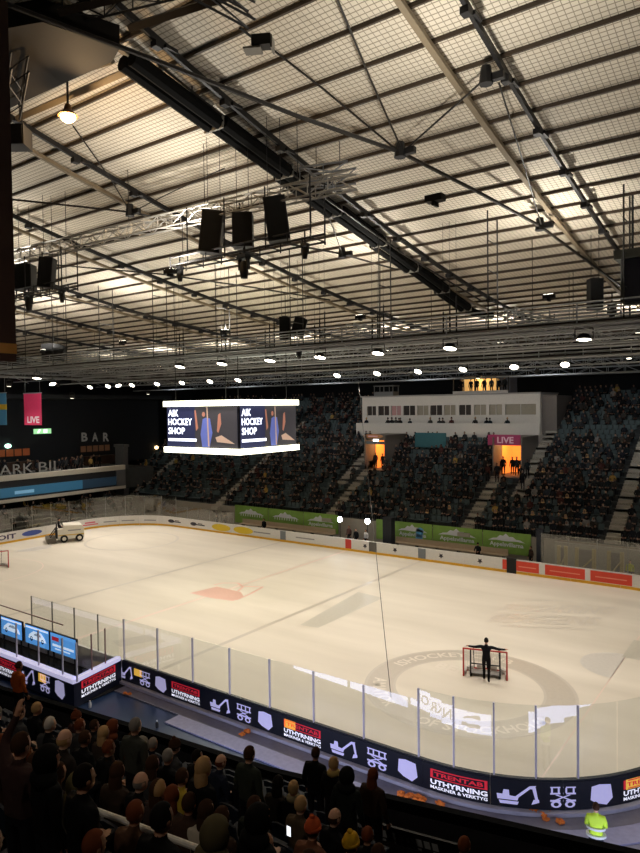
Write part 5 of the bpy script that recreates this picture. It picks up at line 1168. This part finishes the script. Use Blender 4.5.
# goal trolley frame
t = thing('goal_trolley', 'dark trolley frame standing inside the goal on the ice', 'trolley', (gc.x, gc.y, .006)); u = gd.normalized()
m = MB()
for x in (-.62, .62):
    p = gc + u*x*gs - gside*.12; m.tube([p + Vector((0, 0, .02)), p + Vector((0, 0, 1.22*gs))], .035, 6); m.tube([p + Vector((0, 0, .1)), p - gside*.7 + Vector((0, 0, .1))], .03, 6)
m.tube([gc + u*-.62*gs - gside*.12 + Vector((0, 0, .62)), gc + u*.62*gs - gside*.12 + Vector((0, 0, .62))], .03, 6); m.build('frame', dark, t)
m = MB(); m.box(gc - gside*.4 + Vector((0, 0, .12)), (1.3*gs, .5, .05), grz); m.build('deck', mat('trolley_grey', (120, 116, 112), .5), t)
for x in (-.6, .6): m = MB(); p = gc + u*x*gs - gside*.1; m.cyl(p + Vector((-.03, 0, .08)), p + Vector((.03, 0, .08)), .075, n=12); m.build('wheel', rubber, t)
mp = gc + gside*.42 + u*.10
mscale = 1.17
person('push', (mp.x, mp.y, .006), grz, (20, 20, 24), (16, 16, 18), 'short', 'black', 'person in black with outstretched arms pushing the goal across the ice', mscale)
gl_ = at(1, 571, 2, 0); goal((gl_.x - 1.0, gl_.y, .006), 1.2, 'second hockey goal with pale net cut off at the left picture edge', 1.15)
# ---- ice resurfacer
za, zb = at(41, 541.5, 2, 0), at(79, 538, 2, 0); zd = zb - za; zl = zd.length; zrz = math.atan2(zd.y, zd.x); zc = (za + zb)/2
t = thing('ice_resurfacer', 'white ice resurfacer with yellow line driving along the left end boards', 'ice resurfacer', (zc.x + .9, zc.y, .0), None, zrz)
zl = zl*.95; Hh = zl/2; zw = .95
def zpart(m, name, mt_): o = m.build(name, mt_); o.parent = t; return o
zwht = mat('machine_white', (228, 222, 208), .4)
m = MB(); m.slab([(-Hh*.45, -zw, .35), (Hh*.98, -zw, .35), (Hh*.98, -zw, 1.35), (Hh*.85, -zw, 1.6), (-Hh*.1, -zw, 1.68), (-Hh*.15, -zw, 1.35), (-Hh*.45, -zw, 1.3)], (0, 2*zw, 0)); zpart(m, 'body', zwht)
m = MB(); m.box((Hh*.27, 0, .72), (Hh*1.42, 2*zw + .02, .09)); zpart(m, 'yellow_line', mat('machine_yellow', (216, 180, 60), .5))
m = MB(); m.rect(frame((Hh*.45, -zw - .012, 1.15), (1, 0, 0), (0, 0, 1)), -.6, -.05, .6, .06); zpart(m, 'side_lettering', greyink)
m = MB(); m.box((-Hh*.8, 0, .28), (Hh*.5, 2*zw + .35, .42)); m.box((-Hh*.98, 0, .12), (.12, 2*zw + .4, .22)); zpart(m, 'conditioner', mat('machine_grey', (96, 90, 80), .5))
m = MB(); m.box((-Hh*.5, 0, .85), (.1, 1.5, .9)); m.tube([(-Hh*.5, -.5, 1.3), (-Hh*.85, -.5, .5)], .05); m.tube([(-Hh*.5, .5, 1.3), (-Hh*.85, .5, .5)], .05); zpart(m, 'lift_frame', dark)
for x in (-Hh*.12, Hh*.72):
    for y in (-zw + .05, zw - .05):
        m = MB(); m.lathe((x, y - .16 if y < 0 else y - .08, .37), [(.2, 0), (.36, .02), (.37, .2), (.2, .24)], 18, Vector((0, 1, 0))); w = zpart(m, 'wheel', rubber); m = MB(); m.lathe((x, y - .18 if y < 0 else y + .15, .37), [(.16, 0), (.2, .03)], 14, Vector((0, 1, 0))); o = m.build('hub', zwht); o.parent = w
m = MB(); m.box((-Hh*.35, 0, 1.25), (.5, .6, .12)); m.box((-Hh*.48, 0, 1.55), (.1, .55, .55)); zpart(m, 'seat', dark)
m = MB(); m.tube([(-Hh*.12, 0, 1.5), (-Hh*.2, 0, 1.75)], .03); m.ring(frame((-Hh*.2, 0, 1.75), (0, 1, 0), (.5, 0, .8)), 0, 0, .14, .19, 16); zpart(m, 'steering_wheel', dark)
dpos = wloc(t) + Matrix.Rotation(zrz, 3, 'Z') @ Vector((-Hh*.36, 0, .86))
person('sit', tuple(dpos), zrz - PI/2, (30, 30, 34), (24, 24, 28), 'cap', (24, 24, 28), 'driver in dark clothes seated on the white ice resurfacer')
# ---- officials and others around the rink
def stand_at(px, py, Y, fk, rz, top, tr, hk, hc, lab, z=.02, sc_=1.0):
    q = at(px, py, 1, Y); person(fk, (q.x, Y, z), rz, top, tr, hk, hc, lab, sc_)
stand_at(356, 530, 16.4, 'stand', PI, (26, 28, 34), (20, 20, 24), 'short', 'brown', 'official in dark jacket standing left of two beneath the right bright lamp')
stand_at(366, 531, 16.5, 'stand', PI*.9, (200, 198, 200), (22, 22, 26), 'short', 'black', 'official in pale top standing right of two beneath the right bright lamp')
stand_at(264, 524, 16.2, 'stand', PI, (20, 22, 26), (20, 20, 24), 'short', 'black', 'person in black standing behind the far boards below the first green banner')
stand_at(478, 548, 16.3, 'lean', PI, (24, 26, 30), (20, 20, 24), 'cap', (20, 20, 22), 'person in dark jacket leaning behind the far boards under the longest green banner')
stand_at(226, 518, 16.6, 'stand', PI, (44, 46, 44), (20, 20, 24), 'beanie', (30, 30, 30), 'person in dark grey standing at the left end of the green banners')
stand_at(217, 520, 17.1, 'sit', PI, (26, 26, 30), (20, 20, 24), 'short', 'brown', 'person in black seated left of the green banners by the low glass', .02)
stand_at(531, 545, 17.2, 'stand', PI*.8, (64, 50, 44), (24, 24, 26), 'short', 'brown', 'person in brown coat standing just left of the tall dark post')
stand_at(630, 566, 16.2, 'stand', PI, (206, 214, 70), (24, 24, 26), 'short', 'black', 'person in a yellow vest behind the glass at the right end of the red adverts')
stand_at(349, 528, 17.3, 'stand', PI, (96, 66, 62), (24, 24, 26), 'short', 'auburn', 'person in reddish top standing right of the left bright lamp')
for i, px in enumerate((297, 320, 396, 408, 420, 432, 449, 512)):
    stand_at(px, 545, 17.05, 'sit', PI, rnd.choice(((40, 38, 40), (70, 60, 54), (30, 32, 40))), (24, 24, 26), 'short', rnd.choice(('brown', 'black', 'fair')), 'person in dark clothes seated on the long team bench behind the far boards', .3) if False else None
# steward in yellow on the walkway
q = at(596, 806, 2, 1.78)
st = person('steward', (q.x, q.y, -.02), .25, (206, 236, 60), (40, 44, 50), 'short', 'brown', 'steward in a fluorescent yellow jacket standing at the foot of the stand', 1.06)
me = bpy.data.meshes.new('x')
m = MB(); m.lathe((0, 0, .92), [(.215, 0), (.222, .0), (.222, .06), (.215, .06)], 20); m.lathe((0, 0, 1.12), [(.205, 0), (.214, 0), (.214, .06), (.205, .06)], 20); o = m.build('reflective_band', mat('reflective_band', (214, 218, 210), .3)); o.parent = st; o.scale = (1.12, .82, 1)
st.material_slots[0].material = mat('fluorescent_yellow', (204, 240, 62), .7)
# orange cloth heaps on the walkway
orc = mat('orange_cloth', (226, 128, 52), .8, noise=.25, scale=14)
def heap(px, py, n, spread, lab):
    c = at(px, py, 2, .02); t = thing('orange_cloth_heap', lab, 'cloth heap', (c.x, c.y, .02))
    for i in range(n):
        m = MB(); q = c + Vector((rnd.uniform(-spread, spread), rnd.uniform(-.18, .18), .0)); rx, ry, rz_ = rnd.uniform(.08, .15), rnd.uniform(.07, .12), rnd.uniform(.05, .09); m.ell(q + Vector((0, 0, rz_*.7)), (rx, ry, rz_), 9, 6)
        m.v = [(v[0] + rnd.uniform(-.03, .03), v[1] + rnd.uniform(-.03, .03), max(.015, v[2] + rnd.uniform(-.03, .03))) for v in m.v]; m.build('cloth_piece', orc, t)
heap(241, 733, 3, .25, 'small heap of orange cloth on the walkway left of centre')
heap(412, 798, 9, .42, 'largest heap of orange cloth on the walkway in the middle')
heap(546, 817, 9, .5, 'orange cloth spread on the walkway beside the steward')
heap(129, 694, 2, .2, 'small orange cloth by the bench corner on the walkway')
heap(445, 805, 2, .2, 'two orange scraps right of the largest orange heap')
for i, (px, py) in enumerate(((90, 707), (157, 727))):
    q = at(px, py, 2, .0); t = thing('drinks_bottle', ['white bottle on the blue floor at the bench corner', 'dark bottle with pale cap on the blue walkway'][i], 'bottle', (q.x, q.y, -.03))
    m = MB(); m.lathe((q.x, q.y, -.03), [(.05, 0), (.06, .02), (.06, .2), (.03, .26)], 12); m.build('body', [white, darkgrey][i], t); m = MB(); m.lathe((q.x, q.y, .23), [(.03, 0), (.03, .05)], 10); m.build('cap', white, t)
# ================================================================== spectators of the near stand
def near_spot(px, py, dz):
    """row and x where a head seen at (px, py) sits, dz above the row's step"""
    best = None
    for k in range(0, NK):
        p = at(px, py, 2, nz(k) + dz); e = abs(p.y - (nrow_y(p.x, k) - .45))
        if best is None or e < best[0]: best = (e, k, p.x)
    return best[1], best[2]
BK, NV, OL, BR, GY, CRM = (17, 17, 19), (22, 26, 38), (74, 70, 48), (66, 48, 36), (58, 58, 60), (206, 196, 178)
people_px = []
def near(px, py, fk, top, hk, hc, lab, extra=(), rz=None, sc_=1.0):
    dz = 1.29 if fk == 'sit' else 1.66
    k, x = near_spot(px, py, dz*sc_); y = nrow_y(x, k) - (.5 if fk == 'sit' else .25)
    if fk != 'sit': y = nrow_y(x, k) - .28
    people_px.append((px, py, k, x)); return person(fk, (x, y, nz(k)), rnd.uniform(-.2, .2) if rz is None else rz, top, (26, 26, 32), hk, hc, lab, sc_, extra)
near(12, 668, 'stand', (188, 92, 38), 'short', 'brown', 'person in an orange jacket standing at the left edge before the LED boards')
near(55, 743, 'sit', (40, 34, 30), 'bald', 'fair', 'balding fair haired person seated at left, in the middle of the crowd', sc_=1.1)
near(55, 722, 'sit', BK, 'short', 'white', 'white haired person seated in a lower row behind the balding one')
near(16, 738, 'sit', BR, 'long', 'auburn', 'person with long auburn hair seated near the left edge')
near(28, 756, 'sit', (70, 40, 36), 'short', 'auburn', 'person with reddish hair in a dark red top at the left edge')
near(4, 752, 'raise', (64, 46, 44), 'short', 'brown', 'person raising a bare arm at the left picture edge')
near(42, 727, 'sit', GY, 'short', 'brown', 'person in a grey coat seated above the white haired one')
near(100, 752, 'sit', BK, 'short', 'auburn', 'person with chestnut hair seated right of the balding one')
near(108, 731, 'sit', (60, 50, 44), 'long', 'fair', 'person with long fair hair in the second visible row at left')
near(90, 736, 'sit', BK, 'short', 'brown', 'person in black seated left of the long fair hair')
near(120, 733, 'stand', (62, 64, 58), 'short', 'grey', 'tall person in a grey green coat standing at the left of the walkway edge')
near(61, 789, 'stand', BK, 'short', 'black', 'black haired person standing in front of the pale handrail at left')
near(12, 776, 'stand', BK, 'hood', (15, 15, 16), 'person in a black hood filling the left bottom edge')
near(92, 777, 'sit', OL, 'hood', (98, 90, 60), 'person in an olive hooded jacket seated above the handrail')
near(108, 777, 'sit', (54, 42, 34), 'long', 'brown', 'person with long brown hair beside the olive hood')
near(171, 755, 'sit', BK, 'short', 'grey', 'grey haired person seated in a dark coat below the blue walkway')
near(195, 772, 'stand', BK, 'long', 'fair', 'person with long pale blond hair in a large dark coat')
near(184, 776, 'sit', (196, 168, 60), 'short', 'brown', 'person in a yellow top half hidden beside the pale blond hair')
near(130, 787, 'sit', BK, 'bald', 'grey', 'balding grey person seated above the middle of the handrail')
near(145, 797, 'sit', (64, 46, 38), 'long', 'brown', 'brown haired person with a raised hood seated behind the handrail')
near(138, 811, 'sit', (92, 66, 50), 'short', 'auburn', 'person in a tan top seated close to the handrail')
near(164, 787, 'sit', (60, 50, 48), 'short', 'fair', 'short fair haired person seated left of the blond in the dark coat')
near(174, 795, 'sit', (70, 56, 48), 'long', 'auburn', 'long auburn haired person seated just above the handrail middle')
near(180, 810, 'sit', (74, 54, 44), 'short', 'brown', 'brown haired person in a brown top by the lower handrail')
near(218, 803, 'sit', CRM, 'long', 'brown', 'person in a cream coat seated at the lower middle')
near(229, 813, 'sit', (62, 44, 34), 'long', 'brown', 'person with long brown hair right of the cream coat')
near(199, 846, 'sit', (86, 78, 56), 'hood', (92, 84, 60), 'person in an olive quilted hood at the bottom edge, largest of the crowd', sc_=1.15)
near(238, 761, 'stand', (48, 54, 46), 'short', 'brown', 'person in a dark green coat standing right of the blond')
near(150, 825, 'stand', BK, 'short', 'black', 'person in black standing below the handrail at the bottom')
near(250, 825, 'stand', BK, 'hood', (14, 14, 15), 'person in a black hood standing at the bottom right of the cream coat')
near(309, 758, 'stand', BK, 'short', 'brown', 'tall person in black standing at the foot of the stand, leftmost of the standing four')
near(325, 770, 'stand', BK, 'short', 'fair', 'fair haired person in black with a striped collar, second of the standing four', [('scarf', (186, 160, 96))])
near(343, 779, 'stand', (30, 36, 32), 'hood', (22, 24, 24), 'person in a dark green hood, third of the standing four')
near(365, 782, 'stand', (58, 42, 34), 'long', 'auburn', 'person with long auburn hair, rightmost of the standing four')
near(297, 786, 'sit', BK, 'short', 'fair', 'fair haired person with a striped scarf seated behind the standing four', [('scarf', (150, 140, 110))])
near(279, 783, 'sit', (52, 46, 40), 'long', 'black', 'person with long black hair seated left of the standing four')
near(316, 826, 'sit', (120, 78, 58), 'beanie', (206, 92, 52), 'person in an orange beanie and patterned coat at the bottom middle')
near(343, 851, 'sit', (40, 38, 36), 'beanie', (214, 168, 40), 'person in a yellow beanie at the bottom edge')
near(295, 809, 'sit', (84, 70, 54), 'short', 'fair', 'fair haired person seated above the orange beanie')
near(383, 850, 'sit', (50, 44, 36), 'short', 'brown', 'brown haired person at the bottom edge left of the white lettering')
near(461, 849, 'sit', BR, 'short', 'auburn', 'lone chestnut haired person at the bottom edge right of the white lettering')
near(262, 800, 'sit', (38, 44, 40), 'long', 'brown', 'person holding a lit phone left of the fair haired one')
near(30, 765, 'sit', (44, 40, 42), 'short', 'brown', 'person holding a bright phone at the left above the handrail')
near(72, 766, 'sit', (46, 36, 34), 'long', 'brown', 'person with dark brown hair seated below the balding one')
near(20, 712, 'sit', GY, 'short', 'brown', 'person in a grey top in the lowest row under the orange jacket')
near(38, 708, 'sit', BK, 'short', 'fair', 'fair haired person in the lowest row right of the orange jacket')
near(85, 850, 'sit', BK, 'short', 'auburn', 'person in black at the bottom left edge with chestnut hair')
for i, (px, py) in enumerate(((29, 763), (261, 796), (289, 831), (71, 785))):
    k, x = near_spot(px, py + 3, 1.25); q = at(px, py, 1, nrow_y(x, k) - .0); t = thing('mobile_phone', ['lit phone held up at the left of the crowd', 'brightest lit phone in the lower middle of the crowd', 'small lit phone left of the orange beanie', 'tiny lit phone by the black haired person at left'][i], 'phone', tuple(q))
    m = MB(); m.box(q, (.075, .01, .15)); m.build('body', dark, t); m = MB(); m.box(q + Vector((0, -.006, 0)), (.066, .002, .135)); m.build('screen', mat('phone_screen', (236, 240, 246), es=1.6, sample=False), t)
# seats of the near stand and the crowd's other members
def seat_proto(name, label, group, mt_):
    t = thing(name, label, 'seat', (0, 0, 0), group)
    m = MB(); m.slab([(-.22, -.2, .40), (.22, -.2, .40), (.23, .2, .44), (-.23, .2, .44)], (0, 0, .05)); m.build('seat_pan', mt_, t)
    m = MB(); m.slab([(-.22, -.22, .45), (.22, -.22, .45), (.21, -.30, .82), (.1, -.31, .86), (-.1, -.31, .86), (-.21, -.30, .82)], (0, -.04, .0)); m.build('backrest', mt_, t)
    m = MB(); m.bar((-.18, -.18, 0), (-.18, -.18, .42), .03); m.bar((.18, -.18, 0), (.18, -.18, .42), .03); m.build('bracket', dark, t)
    return t
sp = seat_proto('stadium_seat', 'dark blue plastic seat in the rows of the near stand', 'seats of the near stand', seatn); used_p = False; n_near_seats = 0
cand = []
for k in range(0, 13):
    for i in range(0, 60):
        x = 3 + .54*i + .27*(k % 2); y = nrow_y(x, k) - .45
        p = proj((x, y, nz(k) + .6)); p2 = proj((x, y, nz(k) + 1.29))
        if -25 < p[0] < 475 and 690 < p[1] < 880 and p[2] > 4 and not (p[0] > 375 and k < 9): cand.append((p[2], x, y, k, p2))
cand.sort()
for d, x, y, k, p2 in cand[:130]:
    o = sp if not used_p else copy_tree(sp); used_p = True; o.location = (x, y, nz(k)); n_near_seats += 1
TOPS = [BK, BK, NV, (30, 28, 28), GY, (48, 40, 36), (40, 44, 40), (58, 34, 34), (34, 40, 56), (84, 76, 64)]
n_fill = 0
fillc = []
for k in range(0, NK):
    for i in range(0, 70):
        x = 2 + .54*i + .27*(k % 2); y = nrow_y(x, k) - .45; p2 = proj((x, y, nz(k) + 1.27))
        if -20 < p2[0] < 372 and p2[1] < 868 and p2[2] > 4.5: fillc.append((p2[2], x, y, k, p2))
rnd.shuffle(fillc)
for d, x, y, k, p2 in fillc:
    if n_fill >= 75: break
    if p2[0] > 372 or p2[1] < 722 + .31*(p2[0] - 130) + (9 if p2[0] > 60 else 22): continue
    if any(abs(p2[0] - a) < (.36*FPX/d) and k == kk for a, b, kk, xx in people_px): continue
    if any(abs(p2[0] - a) < 5 and -2 < p2[1] - b < 8 for a, b, kk, xx in people_px): continue
    fk = 'sit'; person(fk, (x, y - .05, nz(k)), rnd.uniform(-.35, .35), rnd.choice(TOPS), (24, 24, 28), rnd.choice(('short', 'short', 'long', 'hood', 'beanie', 'bald')), rnd.choice(('black', 'brown', 'brown', 'auburn', 'fair', 'grey')), 'spectator in dark clothes seated in the gloom of the near stand', rnd.uniform(.93, 1.05), group='darkly dressed spectators of the near stand')
    people_px.append((p2[0], p2[1], k, x)); n_fill += 1
# ================================================================== far crowd
def decimated(me, ratio):
    o = bpy.data.objects.new('d', me); COL.objects.link(o); md = o.modifiers.new('d', 'DECIMATE'); md.ratio = ratio
    dg = bpy.context.evaluated_depsgraph_get(); r = bpy.data.meshes.new_from_object(o.evaluated_get(dg)); bpy.data.objects.remove(o); return r
def with_hair(fk, hk):
    m = MB(); a = FIG[fk][0]; h = hair(hk, fk)
    for p in a.polygons: m.mi.append(p.material_index if p.material_index != 4 else 2); m.f.append(tuple(p.vertices))
    m.v = [tuple(v.co) for v in a.vertices]; n = len(m.v); m.v += [tuple(v.co) for v in h.vertices]
    for p in h.polygons: m.f.append(tuple(n + i for i in p.vertices)); m.mi.append(4)
    o = m.build('w', [dark]*5); me = o.data; bpy.data.objects.remove(o); return me
FARM = [decimated(with_hair('sit', 'short'), .05), decimated(with_hair('sit', 'hood'), .05), decimated(with_hair('stand', 'short'), .05), decimated(with_hair('lean', 'beanie'), .05)]
LOWM = [decimated(FARM[i], .17) for i in range(4)]
FT = [(24, 24, 26), (30, 32, 38), (44, 46, 48), (38, 34, 32), (28, 36, 40), (58, 54, 50), (70, 40, 38), (20, 20, 22), (50, 56, 62), (120, 116, 112), (160, 130, 70)]
FTW = [10, 8, 6, 6, 6, 4, 2, 10, 4, 1.2, .5]
spots = []
def crowd_density(x, k):
    if x > 13.5: d = .72 if k < 17 else .55
    elif x > -9: d = .6
    elif x > -20: d = .5
    else: d = .34
    if 13.2 < x < 21 and 16 <= k <= 18: d = .12
    if x < 8 and k in (4, 5) and -3 < x: d *= .75
    return d*(.75 + .5*math.sin(x*1.3 + k*.9)**2)
seatspots = []
for k in range(NR):
    n = int(82/.53)
    for i in range(n):
        x = -39.5 + .53*i + .2*(k % 3)
        if x > 41 or aisle(x, k) or not solid(x, k) or not solid(x - .3, k) or not solid(x + .3, k): continue
        if k >= 16 and -9.6 < x < 12.6: continue
        if VK0 - 2 <= k < VK0 and any(a - .2 < x < b + .2 for a, b in V): continue
        y = FY + RD*(k + .55); p = proj((x, y, FZ + RH*k + .8))
        if not (-40 < p[0] < 690): continue
        seatspots.append((p[2], x, y, FZ + RH*k, k)); 
        if rnd.random() < crowd_density(x, k): spots.append((p[2], x, y + .03, FZ + RH*k, PI + rnd.uniform(-.3, .3), 0 if rnd.random() < .75 else 1))
# standing people: vomitories, stairs, press box, lounge, left end
extra = []
def ex(x, y, z, rz=PI, kind=2): extra.append((proj((x, y, z + .8))[2], x, y, z, rz, kind))
for x in (9.9, 10.5, 11.3, 11.6): ex(x, FY + RD*VK0 + rnd.uniform(.6, 2.2), FZ + RH*(VK0 - 1))
for x in (-4.5, -3.4): ex(x, FY + RD*VK0 + rnd.uniform(.6, 2), FZ + RH*(VK0 - 1))
for x in (8.8, 9.3, 10.2, 12.9, 12.5, 12.8): k = rnd.randint(7, 9); ex(x, FY + RD*(k + .3), FZ + RH*k)
for i in range(16): x = rnd.uniform(-8.5, 11.5); ex(x, PY + .6, 9.9, PI, 3)
for i in range(7): x = lx0 + .6 + (lx1 - lx0 - 1)*i/6.5; ex(x, yu + 3.3 + rnd.uniform(0, 1), 14.25)
for i in range(46): ex(BX - 1.2 - rnd.uniform(0, 6), rnd.uniform(-3, 17.5), 5.7, -PI/2)
for i in range(40): k = rnd.randint(0, 4); ex(BX + 2.3 - .8*k, rnd.uniform(-3, 16.5), .5 + .42*k, -PI/2, 0)
allp = sorted(spots + extra, key=lambda s: s[0])
inview = [s for s in allp if -5 < proj((s[1], s[2], s[3] + 1))[0] < 645]
N_IND = 150
ind = inview[:N_IND]; idset = set(id(s) for s in ind); rest = [s for s in allp if id(s) not in idset]
for d, x, y, z, rz, kd in ind:
    o = bpy.data.objects.new('person', FARM[kd]); COL.objects.link(o); o.location = (x, y, z); o.rotation_euler.z = rz; o.scale = (rnd.uniform(.95, 1.05),)*3
    hc_ = rnd.choice(('black', 'black', 'brown', 'fair', 'grey'))
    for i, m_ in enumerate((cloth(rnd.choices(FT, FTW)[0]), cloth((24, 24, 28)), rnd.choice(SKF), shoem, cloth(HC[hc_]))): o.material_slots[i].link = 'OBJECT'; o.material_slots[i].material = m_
    tag(o, 'distant spectator in dark clothes in the near rows of the far stand', 'person', 'spectators of the far stand')
cm = MB(); cms = [cloth(c) for c in FT] + SKF + [cloth(HC[c]) for c in ('black', 'brown', 'fair')] + [shoem]; nT = len(FT)
arrs = [([Vector(v.co) for v in me.vertices], [(tuple(p.vertices), p.material_index) for p in me.polygons]) for me in LOWM]
for d, x, y, z, rz, kd in rest:
    vs, fs_l = arrs[kd]; c, s = math.cos(rz), math.sin(rz); n = len(cm.v); sc_ = rnd.uniform(.95, 1.05); tcol = rnd.choices(range(nT), FTW)[0]; sk = nT + rnd.randrange(3); hr = nT + 3 + rnd.choice((0, 0, 1, 1, 2))
    cm.v += [(x + sc_*(c*v.x - s*v.y), y + sc_*(s*v.x + c*v.y), z + sc_*v.z) for v in vs]
    mp_ = (tcol, 7, sk, nT + 6, hr if kd != 1 else tcol)
    for f, mi in fs_l: cm.f.append(tuple(n + i for i in f)); cm.mi.append(mp_[mi])
tag(cm.build('spectator_crowd', cms), 'dense dark clothed crowd filling the upper rows of the far stand and the left end', 'crowd', kind='stuff')
sp = seat_proto('stadium_seat', 'dark grey green plastic seat in the lower rows of the far stand', 'seats of the far stand', seatm); first = True
seatspots.sort(); iv = [s for s in seatspots if -5 < proj((s[1], s[2], s[3] + .5))[0] < 645]
sset = set(id(s) for s in iv[:150])
for d, x, y, z, k in iv[:150]:
    o = sp if first else copy_tree(sp); first = False; o.location = (x, y, z); o.rotation_euler.z = PI
m = MB()
for s in seatspots:
    if id(s) in sset: continue
    d, x, y, z, k = s
    m.box2((x - .22, y - .2, z + .4), (x + .22, y + .2, z + .46)); m.box2((x - .22, y + .22, z + .44), (x + .22, y + .28, z + .86))
tag(m.build('stadium_seats', seatm), 'rows of dark grey green plastic seats in the upper far stand', 'seats', kind='stuff')
# ------------------------------------------------------------------ world and view
w = bpy.data.worlds.new('world'); sc.world = w; w.use_nodes = True; bg = w.node_tree.nodes['Background']; bg.inputs[0].default_value = (.05, .05, .06, 1); bg.inputs[1].default_value = .1
sc.view_settings.view_transform = 'Standard'; sc.view_settings.look = 'None'; sc.view_settings.gamma = 1; sc.view_settings.use_curve_mapping = False
sc.view_settings.exposure = 0
sc.cycles.use_denoising = True
sc.cycles.transparent_max_bounces = 32; sc.cycles.max_bounces = 8; sc.cycles.diffuse_bounces = 4; sc.cycles.sample_clamp_indirect = 6
bpy.context.view_layer.update()
print('persons', n_fill, len(people_px), len(ind), len(rest), 'seats', n_near_seats, len(seatspots), 'cands', len(cand))
